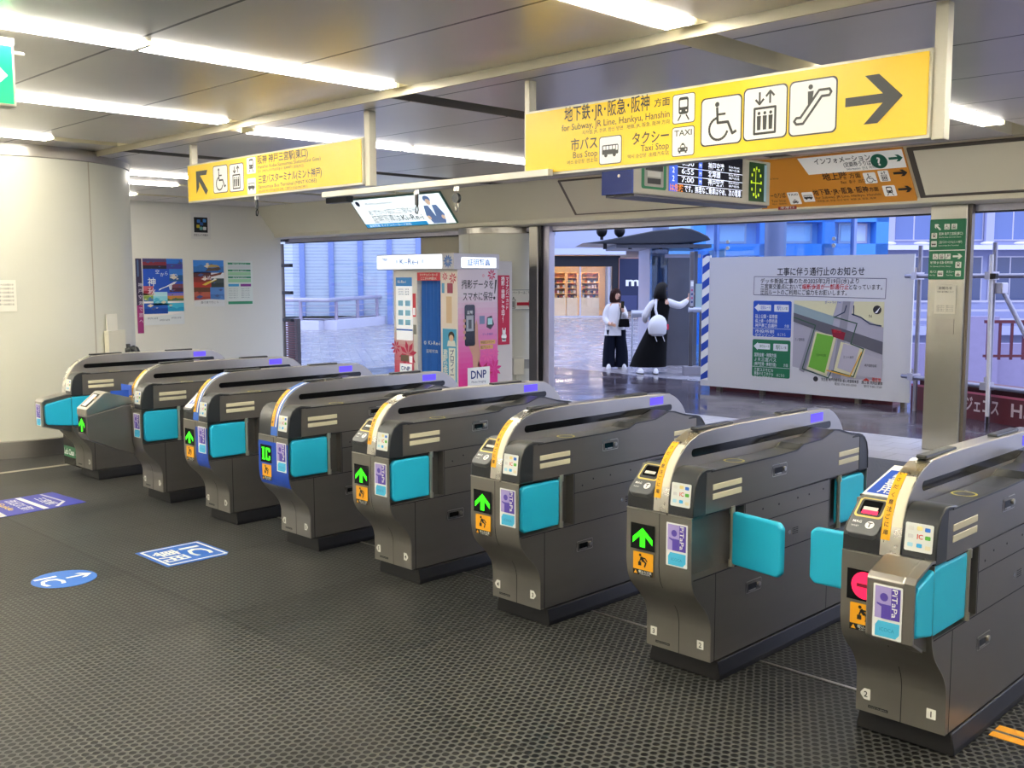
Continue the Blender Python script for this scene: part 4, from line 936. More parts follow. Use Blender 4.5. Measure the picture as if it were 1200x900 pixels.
photo(A, 0, .53, .525, .195, ['#3a78c0', '#3f8ae0'], 11); photo(A, 0, .30, .30, .24, ['#b83a20', '#8a3020', '#5a3030'], 12); photo(A, .30, .30, .225, .14, ['#303a34', '#485048'], 13); photo(A, 0, .08, .28, .22, ['#a84838', '#c06048', '#6a4020'], 14); photo(A, .28, .08, .245, .22, ['#4a78b8', '#5a8acc'], 15)
A.poly([(.20, .55), (.26, .61), (.32, .60), (.44, .62), (.48, .59), (.42, .56)], flat('#5a4838'), 2); A.poly([(.24, .61), (.30, .66), (.42, .65), (.46, .62)], flat('#c8a860'), 2.2); A.poly([(.22, .48), (.5, .54), (.47, .50), (.28, .46)], flat('#7a4030'), 2)
A.poly([(.14, .34), (.20, .33), (.40, .42), (.37, .43), (.22, .38)], flat('#e8c840'), 2.6); A.poly([(.28, .38), (.40, .43), (.36, .44)], flat('#f4f4f0'), 2.8); A.text('さぬ', .16, .42, .06, white_ink, 3, 'L')
A.poly([(0, 0), (.525, 0), (.525, .10), (.26, .115), (0, .10)], flat('#e8e8e6'), 3); A.text('直行便で行こう', .26, .05, .03, flat('#606060'), 3.5, 'C', .3); A.build('poster_print', o)
o, A = sheet('notice', WF(5.0, 1.198), .475, .70, 'white notice sheet with green bands and blue and magenta boxes', 'notice', '#e6ece4', pg)
g_ = flat('#3a9a6a'); g2 = flat('#a8d8a8')
for y in (.645, .535, .425): A.rect(.03, y, .44, y + .03, g_, 0); A.rect(.03, y - .065, .44, y - .01, g2 if y < .6 else flat('#d8dcd8'), 0)
A.rect(.02, .01, .46, .055, g_, 0); A.rect(.03, .295, .22, .335, flat('#48a8d8'), 0); A.rect(.25, .295, .44, .335, flat('#8a3890'), 0)
for y in (.66, .55, .44): A.text('神戸空港 お知らせ', .235, y - .012, .018, white_ink, 1, 'C', .25)
for k in range(5): A.text('ご利用の皆さまへご案内いたします', .03, .25 - .035 * k, .013, flat('#707880'), 0, 'L', .17); A.text('定期券うりばのご案内', .26, .25 - .035 * k, .013, flat('#707880'), 0, 'L', .15)
A.build('notice_print', o)
o, A = sheet('notice', WF(4.42, 2.235), .335, .405, 'white square notice with dark picture high on the white wall', 'notice', '#dedcd8', pg)
A.rect(.05, .10, .28, .335, black_ink, 0)
for x_, y_, c in ((.10, .25, '#3a78c8'), (.15, .21, '#2858a0'), (.20, .26, '#4890d8'), (.09, .17, '#c8b030'), (.14, .14, '#6aa8a0'), (.20, .14, '#d8d8d8')): A.rrect(x_, y_, x_ + .055, y_ + .05, .012, flat(c), 1)
A.text('防犯カメラ作動中', .165, .045, .03, black_ink, 0, 'C', .24); A.build('notice_print', o)
def col_fr(a, z, r=1.2):
    q = math.radians(a); return Fr((C1[0] + r * math.cos(q), C1[1] + r * math.sin(q), z), (-math.sin(q), math.cos(q), 0), (0, 0, 1))
f = col_fr(-19, 1.33); o, A = sheet('notice', Fr(f.p(-.12, 0, .006), f.r, f.u), .21, .28, 'white paper notice on the round column cut by the frame edge', 'notice', '#eeeadd')
for k in range(6): A.text('お客さまへのお知らせ', .02, .23 - .035 * k, .016, black_ink, 0, 'L', .17)
A.build('notice_print', o)
t = thing('leaflet_holder', 'pale leaflet holder with paper on the round column above the farthest gate', 'leaflet holder')
f = col_fr(31, .70); ff = Fr(f.p(-.14, 0, .022), f.r, f.u)
mb = MB(); mb.add([ff.p(a, b, n) for n in (-.02, .03) for a, b in ((0, 0), (.27, 0), (.27, .42), (0, .42))], [(3, 2, 1, 0), (4, 5, 6, 7), (0, 1, 5, 4), (1, 2, 6, 5), (2, 3, 7, 6), (3, 0, 4, 7)]); mb.build('holder_box', mat('pale_acrylic', '#e2ddc8', .3), t, bevel=.004)
mb = MB(); mb.add([ff.p(a, b, n) for n in (-.015, .0) for a, b in ((.03, .38), (.19, .38), (.19, .58), (.03, .58))], [(3, 2, 1, 0), (4, 5, 6, 7), (0, 1, 5, 4), (1, 2, 6, 5), (2, 3, 7, 6), (3, 0, 4, 7)]); mb.build('leaflet', flat('#e9e5d6'), t)
t = thing('handset_stand', 'black curved handle and box standing behind the gate beside the round column', 'stand', (-6.76, .8, 0.03))
MB().cyl((0, 0, -.01), (0, 0, .84), .018, 12).cyl((0, 0, -.03), (0, 0, -.01), .13, 24).build('stand_post', black_metal, t)
MB().box(-.085, .02, -.03, .03, .80, .95).build('stand_box', black_plastic, t, bevel=.012)
MB().tube([(-.06, 0, .93), (-.07, 0, .985)], .02, 10).build('stand_knob', black_plastic, t)
MB().tube([(.0, 0, .945), (.05, 0, .955), (.095, 0, .945), (.125, 0, .915), (.135, 0, .88)], .024, 12).tube([(.02, 0, .90), (.06, 0, .91), (.085, 0, .88)], .014, 10).build('handle', black_plastic, t, smooth=True)

# floor graphics
FL = lambda x, y: Fr((x, y, 0.0), (1, 0, 0), (0, 1, 0))
def floor_sheet(name, outline, color, label, z=.0025):
    o = tag(MB().prism(outline, 'z', 0.0, z).build(name, flat(color)), label, 'floor sticker', 'stickers on the rubber floor')
    return o, Art(Fr((0, 0, 0), (1, 0, 0), (0, 1, 0)), z + .001, .001)
q = [(-5.50, -.45), (-4.97, -.41), (-4.90, -1.02), (-4.86, -1.36), (-5.42, -1.40)]
o, A = floor_sheet('floor_sticker', q, '#3a40b0', 'rectangular floor sticker with violet map and white panel')
A.poly([(-4.905, -.98), (-4.865, -1.35), (-5.41, -1.39), (-5.455, -.95)], flat('#e4e6e4'), 0)
A.poly([(-5.45, -.70), (-4.95, -.68), (-4.945, -.72), (-5.45, -.74)], white_ink, 1); A.line([(-5.10, -.52), (-4.97, -.62)], .025, white_ink, 1); A.line([(-5.10, -.52), (-5.46, -.55)], .02, flat('#c8c8e0'), 1)
A.text('三宮駅', -5.35, -.64, .06, white_ink, 1, 'L', .3, .01); A.text('改札出口のご案内', -5.40, -.83, .07, white_ink, 1, 'L', .40, .01); A.text('Guide', -5.36, -.91, .05, flat('#e8c868'), 1, 'L', .3, .02)
for x_, y_, c in ((-5.25, -1.12, '#d86838'), (-5.12, -1.18, '#a04838'), (-5.30, -1.24, '#706878'), (-5.05, -1.10, '#98a8a0')): A.disc(x_, y_, .05, flat(c), 1)
A.build('sticker_print', o)
o, A = floor_sheet('floor_sticker', [(-3.365, -.79), (-2.955, -.79), (-2.955, -.42), (-3.0, -.385), (-3.365, -.385)], '#1f66c8', 'blue IC-only floor sticker with white border and lettering')
A.line([(-3.34, -.765), (-2.98, -.765), (-2.98, -.41), (-3.34, -.41)], .016, white_ink, 0, closed=True); A.text('IC', -3.16, -.565, .125, white_ink, 0, 'C', .22, .02); A.text('専用', -3.16, -.735, .125, white_ink, 0, 'C', .25, .02); A.build('sticker_print', o)
o, A = floor_sheet('floor_sticker', [(-3.145 + .165 * math.cos(k * PI / 20), -1.29 + .165 * math.sin(k * PI / 20)) for k in range(40)], '#2a6fd0', 'round blue floor sticker with IC letters and arrow')
A.text('IC', -3.145, -1.42, .12, white_ink, 0, 'C', .17, .02); A.arrow(-3.145, -1.21, .14, PI / 2, white_ink, 0, .16, .7); A.build('sticker_print', o)
o, A = floor_sheet('floor_tape', [(1.128, .258), (2.4, .244), (2.4, .352), (1.128, .366)], '#f0a418', 'orange tape strip on the floor beside gate 1')
A.line([(1.18, .31), (1.30, .285), (1.5, .29)], .006, black_ink, 0); A.line([(1.27, .31), (1.4, .30)], .004, black_ink, 0); A.build('tape_marks', o)

# ------------------------------------------------------------------ photo booth
t = thing('photo_booth', 'photo booth with blue curtain, pink side panel and lit white canopy', 'photo booth', (-7.28, 5.1, 0))
bx, by = 7.28, -5.1
bw = mat('booth_white', '#eceaea', .35); pinkw = mat('booth_panel', '#e6dde2', .35)
B = MB()
B.box(-7.89 + bx, -7.43 + bx, 4.80 + by, 5.46 + by, 0, 1.73).box(-6.985 + bx, -6.675 + bx, 4.80 + by, 5.46 + by, 0, 1.73).box(-7.43 + bx, -6.985 + bx, 4.98 + by, 5.46 + by, 0, 1.73).box(-7.43 + bx, -6.985 + bx, 4.80 + by, 4.99 + by, 0, .22).box(-7.43 + bx, -6.985 + bx, 4.80 + by, 4.99 + by, 1.60, 1.73)
B.build('booth_cabinet', bw, t)
MB().box(-7.60 + bx, -6.685 + bx, 5.46 + by, 5.735 + by, 0, 1.83).build('rear_cabinet', mat('booth_grey', '#c4c0bc', .4), t, bevel=.006)
cp = MB().box(-8.13 + bx, -6.655 + bx, 4.72 + by, 5.48 + by, 1.725, 1.915).build('canopy', mat('booth_canopy', '#c9c9d4', .35), t, bevel=.008)
lit = mat('booth_lit', '#f4faff', .4, emit=.85, emit_color='#eef6ff'); lb = flat('#1f80d0'); li = flat('#3a6ab8')
A = Art(Fr((bx, 4.72 + by, 0), *FRONT), .0015, .0015)
A.rrect(-8.12, 1.735, -6.86, 1.905, .02, lit, 0); A.text('DNP', -8.02, 1.83, .05, li, 1, 'L', .12, .015); A.text('Photo Imaging', -8.02, 1.79, .022, li, 1, 'L', .22)
A.text('Ki-Re-i', -7.48, 1.79, .075, flat('#1a6ac0'), 1, 'C', .36, .012)
def flower(A, x, y, r, m, lay=2, n=8, wd=.28):
    for k in range(n):
        q = 2 * PI * k / n + .2; c, s_ = math.cos(q), math.sin(q)
        A.poly([(x + r * .12 * c, y + r * .12 * s_), (x + r * .6 * c - r * wd * s_ * .6, y + r * .6 * s_ + r * wd * c * .6), (x + r * c, y + r * s_), (x + r * .6 * c + r * wd * s_ * .6, y + r * .6 * s_ - r * wd * c * .6)], m, lay)
flower(A, -7.72, 1.825, .03, li, 1); flower(A, -7.22, 1.825, .03, li, 1); flower(A, -6.755, 1.82, .085, flat('#5a80c8'), 1, 11)
A.build('canopy_face', cp)
A = Art(Fr((-6.655 + bx, by, 0), *SIDE), .0015, .0015); A.rrect(4.84, 1.745, 5.42, 1.868, .012, lit, 0); A.text('証明写真', 5.13, 1.775, .062, lb, 1, 'C', .38, .012); A.build('canopy_side_face', cp)
# printed front
A = Art(Fr((bx, 4.80 + by, 0), *FRONT), .0015, .0016)
pk = flat('#e0486e'); pk2 = flat('#cf2f5c'); wp = mat('booth_lightbox', '#eceef2', .4, emit=.30, emit_color='#eef4ff')
for k in range(8):
    c = [(0xd8 * (8 - k) + 0xe2 * k) // 8, (0xd4 * (8 - k) + 0x50 * k) // 8, (0xd4 * (8 - k) + 0x70 * k) // 8]
    A.rect(-7.89, 1.0 - .07 * (k + 1), -7.50, 1.0 - .07 * k, flat('#%02x%02x%02x' % tuple(c)), 0)
A.rect(-7.89, 0, -7.50, .44, pk, 0); flower(A, -7.62, .66, .18, pk2, 1); flower(A, -7.86, .74, .10, pk2, 1)
A.rect(-7.84, .84, -7.52, 1.63, wp, 1); A.rect(-7.84, 1.52, -7.52, 1.63, flat('#2a8ae0'), 2); A.text('Ki-Re-i', -7.80, 1.56, .035, white_ink, 3, 'L', .16, .01)
for i in range(3):
    for j in range(2): A.rect(-7.80 + .14 * j, 1.03 + .12 * i, -7.70 + .14 * j, 1.10 + .12 * i, flat('#8ac8e8'), 2)
    A.text('証明写真・履歴書', -7.80, 1.47 - .03 * i, .018, flat('#505860'), 2, 'L', .22)
A.rect(-7.84, .96, -7.52, .98, flat('#2a6ac8'), 2)
A.rect(-7.515, 1.14, -7.455, 1.43, flat('#d83048'), 0); A.rect(-7.505, 1.16, -7.465, 1.25, wp, 1); A.rect(-7.51, .92, -7.45, 1.04, flat('#8a8a88'), 0)
A.rect(-7.76, .57, -7.60, .65, flat('#7a6a5a'), 2); A.rect(-7.59, .56, -7.53, .64, wp, 2); A.rect(-7.78, .42, -7.54, .54, wp, 2); A.text('DNP', -7.66, .455, .055, flat('#1a3a78'), 3, 'C', .17, .02)
A.rect(-7.42, 1.59, -6.985, 1.69, flat('#c8283c'), 1); A.text('マイナンバーカード', -7.20, 1.645, .03, white_ink, 2, 'C', .34, .01); A.text('ここから申請OK', -7.20, 1.603, .026, white_ink, 2, 'C', .3, .01)
A.rect(-6.975, 1.02, -6.685, 1.70, flat('#f0e4de'), 0); flower(A, -6.90, 1.64, .055, flat('#c83a60'), 1); flower(A, -6.76, 1.62, .07, flat('#c83a60'), 1)
A.rect(-6.96, 1.44, -6.91, 1.56, flat('#5aa0d0'), 1); A.rect(-6.86, 1.44, -6.76, 1.56, flat('#a03858'), 1); A.rect(-6.88, 1.08, -6.78, 1.40, flat('#dcc0a0'), 1)
A.rect(-6.95, .25, -6.70, 1.01, flat('#48a8d8'), 1); A.disc(-6.79, .90, .04, flat('#e8c8b0'), 3); A.disc(-6.79, .925, .055, flat('#201818'), 2.5); A.poly([(-6.87, .80), (-6.71, .80), (-6.73, .87), (-6.85, .87)], white_ink, 2.5)
A.rect(-6.84, .25, -6.72, .78, white_ink, 2)
A.text('プロフィール', -6.78, .76, .06, flat('#2a4a8a'), 3, vertical=True, bold=.012); A.text('素敵な笑顔', -6.90, .76, .065, white_ink, 3, vertical=True, bold=.015)
A.build('front_print', t)
cu = MB(); n = 28
vs = []; 
for j, z in enumerate((.26, .9, 1.60)):
    for i in range(n + 1):
        u = i / n; vs.append((-7.425 + bx + .435 * u, 4.86 + by + .016 * math.sin(u * 38 + .4 * j), z))
cu.add(vs, [(j * (n + 1) + i, j * (n + 1) + i + 1, (j + 1) * (n + 1) + i + 1, (j + 1) * (n + 1) + i) for j in range(2) for i in range(n)])
cc = cu.build('curtain', mat('curtain_blue', '#1668c8', .6), t, smooth=True)
A = Art(Fr((bx, 4.84 + by, 0), *FRONT), .0, .002); A.text('Ki-Re-i', -7.16, .80, .05, white_ink, 0, 'C', .22, .01); flower(A, -7.33, .82, .03, white_ink, 0); A.text('証明写真', -7.2, .70, .035, white_ink, 0, 'C', .22); A.build('curtain_print', cc)
# pink side panel
A = Art(Fr((-6.675 + bx, by, 0), *SIDE), .0015, .0016)
N_ = 26
for k in range(N_):
    q = max(0, min(1, (k - 4) / 17)); c = [int(a + (b - a) * q ** 1.1) for a, b in zip((0xd6, 0xcc, 0xd6), (0xd8, 0x1c, 0x84))]
    A.rect(4.80, 1.725 * (1 - (k + 1) / N_), 5.46, 1.725 * (1 - k / N_), flat('#%02x%02x%02x' % tuple(c)), 0)
ink = flat('#30303a'); A.text('撮影データを', 4.86, 1.50, .085, ink, 1, 'L', .53, .012); A.text('スマホに保存', 4.88, 1.355, .085, ink, 1, 'L', .50, .012); A.poly([(5.42, 1.60), (5.45, 1.60), (5.42, 1.43), (5.405, 1.43)], ink, 1); A.disc(5.405, 1.375, .018, ink, 1)
flower(A, 5.36, 1.66, .075, flat('#c22a5a'), 1); flower(A, 5.22, 1.65, .025, flat('#d8849c'), 1)
A.poly([(4.96, .92), (5.06, 1.02), (5.10, 1.12), (5.12, 1.05), (5.13, .85), (5.16, .70), (5.14, .52), (5.04, .52), (5.03, .68), (4.97, .80)], flat('#c89880'), 2)
A.rrect(4.905, .80, 5.075, 1.30, .03, gloss_black, 2.5); A.rect(4.93, .98, 5.05, 1.17, flat('#a8acb0'), 3); A.rect(4.965, 1.01, 5.015, 1.12, flat('#50545a'), 3.5); A.text('証明', 4.99, 1.19, .035, white_ink, 3.5, 'C')
for k in range(4): A.disc(4.90, .90 + .07 * k, .022, flat('#c89880'), 3)
A.rect(5.15, 1.06, 5.24, 1.16, flat('#7a8aa8'), 1); A.poly([(5.27, 1.02), (5.34, .99), (5.40, 1.05), (5.36, 1.16), (5.28, 1.14)], flat('#3a3a44'), 1); A.rect(5.29, 1.05, 5.37, 1.13, flat('#a8d8d8'), 2)
A.rect(5.16, .81, 5.42, .86, flat('#d8a868'), 1); A.rect(5.16, .75, 5.38, .80, flat('#d8a868'), 1); A.text('WEBエントリー', 5.17, .82, .03, ink, 2, 'L', .22); A.text('紙プリント', 5.17, .76, .03, ink, 2, 'L', .16)
A.text('データ保存', 5.2, .92, .025, flat('#5a50a8'), 1, 'L', .18)
fm = flat('#e060a0'); flower(A, 5.28, .68, .10, fm, 1); flower(A, 5.42, .70, .07, fm, 1); flower(A, 5.17, .42, .20, flat('#b0124e'), 2); flower(A, 5.40, .50, .13, flat('#d02a80'), 1.5)
A.rect(4.945, .285, 5.32, .535, white_ink, 3); A.text('DNP', 5.13, .40, .10, flat('#1a3a78'), 4, 'C', .26, .02); A.text('Photo Imaging', 5.13, .345, .028, flat('#505a70'), 4, 'C', .24)
A.build('side_print', t)
bn = tag(MB().box(-6.683, -6.676, 5.478, 5.675, .79, 1.655).build('vertical_banner', flat('#b8103c')), 'crimson vertical banner with white lettering on the booth rear cabinet', 'banner')
A = Art(Fr((-6.676, 0, 0), *SIDE), .001); A.text('マイナンバーカード', 5.635, 1.635, .040, white_ink, 0, vertical=True, bold=.01); A.text('撮影・申請ここで完了！', 5.56, 1.635, .046, white_ink, 0, vertical=True, bold=.012)
A.disc(5.575, .89, .045, white_ink, 0); A.disc(5.575, .945, .03, white_ink, 0); A.rect(5.545, .95, 5.558, 1.0, white_ink, 0); A.rect(5.592, .95, 5.605, 1.0, white_ink, 0); A.rect(5.54, .83, 5.61, .87, white_ink, 0); A.build('banner_lettering', bn)
def col2_fr(a, z, r=.65):
    q = math.radians(a); return Fr((C2[0] + r * math.cos(q), C2[1] + r * math.sin(q), z), (-math.sin(q), math.cos(q), 0), (0, 0, 1))
f = col2_fr(-29, 1.20); o, A = sheet('direction_notice', Fr(f.p(-.20, 0, .03), f.r, f.u), .38, .275, 'white elevator notice with red arrow on the cream round column', 'notice', '#e2e0d8')
A.line([(.01, .01), (.37, .01), (.37, .265), (.01, .265)], .008, flat('#6a7a78'), 0, closed=True); A.text('エレベーターはこちら', .02, .215, .032, flat('#3a4a40'), 0, 'L', .33)
A.line([(.03, .03), (.12, .03), (.12, .14), (.03, .14)], .008, flat('#3a4a40'), 0, closed=True)
for k in (.052, .075, .098): A.rect(k - .008, .04, k + .008, .12, flat('#3a4a40'), 0)
A.poly([(.055, .15), (.04, .175), (.07, .175)], flat('#3a4a40'), 0); A.poly([(.095, .18), (.08, .155), (.11, .155)], flat('#3a4a40'), 0); A.poly([(.14, .065), (.14, .105), (.30, .105), (.30, .13), (.355, .085), (.30, .04), (.30, .065)], flat('#c01830'), 0); A.build('notice_print', o)
t = thing('socket_box', 'white socket box with grey flap on the cream round column', 'socket box')
f = col2_fr(-31, .46); mb = MB()
def fbox(mb, f, x0, x1, y0, y1, n0, n1, m=None): return mb.add([f.p(a, b, n) for n in (n0, n1) for a, b in ((x0, y0), (x1, y0), (x1, y1), (x0, y1))], [(3, 2, 1, 0), (4, 5, 6, 7), (0, 1, 5, 4), (1, 2, 6, 5), (2, 3, 7, 6), (3, 0, 4, 7)], m)
fbox(mb, f, -.09, .06, -.10, .12, -.02, .05).build('box_body', flat('#dddacc'), t, bevel=.006); fbox(MB(), f, .065, .13, -.02, .10, -.03, .035).build('box_flap', flat('#a4a4a0'), t)
MB().cyl(f.p(-.04, -.10, .02), f.p(-.04, -.40, .02), .008, 8).build('box_conduit', flat('#c8c4b4'), t)

# green direction sign and paper on the steel pillar
gsg = tag(MB().box(-1.588, -1.258, 6.082, 6.099, 1.60, 2.150).build('pillar_sign', mat('sign_green', '#12724c', .35), bevel=.012), 'green two-part direction sign on the steel pillar', 'sign')
A = Art(Fr((-1.423, 6.082, 1.60), *FRONT), .0015, .0015); g_w = flat('#dfe8e0')
A.rect(-.165, .262, .165, .270, g_w, 0)
A.arrow(-.09, .48, .075, PI * .75, g_w, 0, .2); A.icon('wheelchair', -.03, .455, .05, .05, sign_dark, g_w, 0); A.icon('elevator', .035, .455, .05, .05, sign_dark, g_w, 0)
A.icon('train', -.145, .375, .052, .052, sign_dark, g_w, 0); A.icon('bus', -.145, .30, .052, .052, sign_dark, g_w, 0)
A.text('阪神 神戸三宮駅(東口)', -.075, .405, .022, g_w, 0, 'L', .215, .01); A.text('Hanshin Kobe-Sannomiya Station', -.075, .380, .012, g_w, 0, 'L', .2); A.text('三宮バスターミナル(ミント神戸)', -.075, .33, .020, g_w, 0, 'L', .21, .01); A.text('Sannomiya Bus Terminal', -.075, .305, .012, g_w, 0, 'L', .18)
A.icon('wheelchair', -.125, .185, .05, .05, sign_dark, g_w, 0); A.icon('elevator', -.068, .185, .05, .05, sign_dark, g_w, 0); A.icon('escalator', -.011, .185, .05, .05, sign_dark, g_w, 0); A.arrow(.10, .21, .085, 0, g_w, 0, .2)
A.text('地下鉄･JR･阪急･阪神方面', -.145, .145, .020, g_w, 0, 'L', .205, .01); A.text('for Subway, JR Line, Hankyu', -.145, .115, .012, g_w, 0, 'L', .19); A.icon('train', .085, .105, .052, .055, sign_dark, g_w, 0)
A.text('市バス', -.145, .06, .020, g_w, 0, 'L', .06, .01); A.text('Bus Stop', -.145, .035, .012, g_w, 0, 'L', .05); A.icon('bus', -.075, .028, .052, .052, sign_dark, g_w, 0); A.text('タクシー', .005, .06, .020, g_w, 0, 'L', .07, .01); A.text('Taxi Stop', .005, .035, .012, g_w, 0, 'L', .06); A.icon('taxi', .085, .028, .052, .052, sign_dark, g_w, 0); A.build('sign_lettering', gsg)
o, A = sheet('notice', Fr((-1.52, 6.092, 1.285), *FRONT), .195, .265, 'white paper notice taped to the steel pillar below the green sign', 'notice', '#dcd9cc')
A.text('お知らせ', .098, .225, .022, black_ink, 0, 'C', .12, .012); A.text('列車の運行情報について', .098, .195, .012, black_ink, 0, 'C', .15)
for k in range(4): A.text('ご利用のお客さまへご案内いたします', .098, .07 - .016 * k, .009, black_ink, 0, 'C', .16)
A.build('notice_print', o)

# ------------------------------------------------------------------ outside, near: notice board, steel beam, pipes
t = thing('notice_board', 'large white construction notice board with street map', 'notice board', (-4.49, 8.95, 0))
ox, oy = 4.49, -8.95
bwm = mat('board_panel', '#cfd0d4', .4)
MB().box(-5.90 + ox, -2.955 + ox, 0, .03, .07, 1.905).build('board_panel', bwm, t); MB().box(-6.035 + ox, -5.90 + ox, -.002, .028, .07, 1.935).build('edge_panel', bwm, t)
for x_ in (-5.75, -5.05, -4.35, -3.65, -3.05): MB().box(x_ - .03 + ox, x_ + .03 + ox, .03, .10, 0, 1.85).build('board_post', dark_frame, t)
stp = Art(Fr((ox, -.002, 0), *FRONT), .001); bl = flat('#2048b0')
stp.rect(-6.03, .15, -5.91, 1.93, white_ink, 0)
k = 0
z = .11
while z < 1.93:
    q = [(-6.03, max(.15, z)), (-5.91, max(.15, z + .08)), (-5.91, min(1.93, z + .19)), (-6.03, min(1.93, z + .11))]
    stp.poly(q, bl, 1); z += .222
stp.build('stripe_panel', t)
A = Art(Fr((ox, 0, 0), *FRONT), .0015, .0018); ik = flat('#202028'); nav = flat('#1a50b8'); grn = flat('#16704a'); gw = flat('#dfe4e8')
A.text('工事に伴う通行止のお知らせ', -4.21, 1.655, .085, ik, 0, 'C', 1.24, .014)
A.line([(-5.185, 1.385), (-3.305, 1.355), (-3.30, 1.605), (-5.18, 1.635)], .008, flat('#50506a'), 0, closed=True, joint=False)
A.text('デッキ新設工事のため2025年2月19日(水)より', -5.08, 1.545, .056, ik, 0, 'L', 1.42, .012)
A.text('三宮東交差点において', -5.08, 1.47, .056, ik, 0, 'L', .62, .012); A.text('横断歩道が一部通行止', -4.455, 1.47, .056, flat('#c01828'), 0, 'L', .66, .014); A.text('となっています。', -3.79, 1.47, .056, ik, 0, 'L', .44, .012)
A.text('迂回ルートのご利用にご協力をお願いします。', -5.08, 1.395, .056, ik, 0, 'L', 1.26, .012)
for y0, y1, c, h, l1, l2 in ((.815, 1.305, nav, '迂回ルート', ['磯上公園・磯青園', '磯上通・小野柄通', '神戸商工会議所'], ['市役所前', 'タウンゾーン']), (.26, .775, grn, '歩行ルート', ['国際会館・税関方面', 'ＪＲ三宮バス', '(神戸空港・南港方面)'], ['三宮コスモビル', '東急ＲＥＩホテル', 'フレンズホテル'])):
    A.rrect(-5.185, y0, -4.60, y1, .025, c, 0); zt = y1 - .14
    A.poly([(-5.165, zt + .045), (-5.10, zt + .10), (-5.10, zt + .085), (-4.91, zt + .085), (-4.91, zt + .005), (-5.10, zt + .005), (-5.10, zt - .01)], gw, 1); A.text(h, -5.07, zt + .028, .036, c, 2, 'L', .15, .01)
    A.rrect(-4.86, zt - .005, -4.64, zt + .09, .01, gw, 1); A.text('駅', -4.82, zt + .018, .05, c, 2, 'L'); A.text('三ノ宮', -4.75, zt + .025, .03, ik, 2, 'L', .09)
    for i, x_ in enumerate(l1): A.text(x_, -5.15, y1 - .235 - .062 * i, .042, gw, 1, 'L', .34, .008)
    A.text('方面', -4.70, y1 - .355, .034, gw, 1, 'L', .07)
    yl = y1 - .375 if c is nav else y1 - .375; A.rect(-5.18, yl - .005, -4.605, yl, gw, 1)
    for i, x_ in enumerate(l2): A.text(x_, -5.15, yl - .062 - .053 * i, .038, gw, 1, 'L', .30, .008)
    A.text('はこちら', -4.80, y0 + .02, .034, gw, 1, 'L', .12)
# street map
mx0, my0, mw, mh = -4.565, .31, 1.25, 1.005
def mp_(*pts): return [(mx0 + a * mw, my0 + b * mh) for a, b in pts]
gy1, gy2, gy3, ylw = flat('#a9a7b4'), flat('#5c5c66'), flat('#8d8d98'), flat('#d6d2a8')
A.poly(mp_((0, .12), (0, 1), (1, 1), (1, .02), (.55, .0)), gy1, 0); A.poly(mp_((0, 1), (0, .95), (.45, .80), (.5, 1)), ylw, 1); A.poly(mp_((.68, 1), (.66, .84), (1, .68), (1, 1)), ylw, 1)
A.poly(mp_((0, .96), (0, .84), (.45, .68), (.47, .80)), flat('#8fa3a6'), 2); A.poly(mp_((0, .84), (0, .72), (1, .34), (1, .50)), gy2, 3); A.poly(mp_((.56, 1), (.64, 1), (.56, .0), (.46, .0)), gy3, 2)
A.poly(mp_((.22, .66), (.28, .66), (.14, .05), (.08, .08)), gy3, 2.5); A.poly(mp_((.26, .60), (.50, .55), (.40, .02), (.17, .10)), ylw, 3.2); A.poly(mp_((.28, .58), (.47, .54), (.38, .06), (.19, .13)), flat('#6cb038'), 3.6)
A.poly(mp_((.55, .48), (.82, .40), (.72, .02), (.48, .10)), ylw, 3.4); A.poly(mp_((.58, .46), (.76, .42), (.69, .08), (.52, .14)), flat('#b4b0bc'), 3.8); A.poly(mp_((.75, .36), (1, .28), (1, .03), (.72, .06)), flat('#b0aeb8'), 3.3)
A.line(mp_((0, .78), (.26, .68), (.12, .10), (.42, .0), (.46, .10), (.70, .04), (.80, .40), (.66, .46), (.72, .72), (.46, .80)), .014, flat('#2c5440'), 4.2); A.line(mp_((.40, .10), (.66, .04), (.78, .36)), .016, flat('#d8a030'), 4.5)
A.line(mp_((.48, .80), (.58, .86), (.60, .95)), .014, flat('#2a3c5a'), 4.3); A.line(mp_((.66, .84), (.76, .80), (.86, .72), (.98, .70)), .016, flat('#2a3c5a'), 4.3); A.line(mp_((.68, .82), (.68, .95)), .014, flat('#2a3c5a'), 4.3)
A.poly(mp_((.44, .64), (.60, .60), (.58, .50), (.46, .54)), flat('#8a1030'), 4.6); A.text('通行止', -3.93, my0 + .60 * mh, .035, flat('#d02030'), 5, 'C', .12, .01)
A.disc(mx0 + .93 * mw, my0 + .90 * mh, .055, ik, 4.2); A.poly(mp_((.905, .86), (.965, .94), (.93, .86)), white_ink, 5); A.text('N', mx0 + .86 * mw, my0 + .80 * mh, .04, ik, 4.4, 'C')
A.text('ポートライナー', mx0 + .36 * mw, my0 + .965 * mh, .035, flat('#2a50b0'), 4.4, 'L', .22); A.text('三ノ宮駅前', mx0 + .08 * mw, my0 + .47 * mh, .03, ik, 4.4, 'C', .14); A.text('ミント神戸', mx0 + .64 * mw, my0 + .27 * mh, .03, ik, 4.4, 'C', .14); A.text('神戸国際会館', mx0 + .88 * mw, my0 + .18 * mh, .03, ik, 4.4, 'C', .16); A.text('三宮中央公園', mx0 + .33 * mw, my0 + .28 * mh, .026, flat('#2a5a20'), 4.4, 'C', .14)
A.poly(mp_((.80, .0), (.84, .035), (.88, .0)), flat('#d03020'), 5); A.text('現在地', mx0 + .90 * mw, my0, .042, flat('#d03020'), 5, 'L', .12, .014)
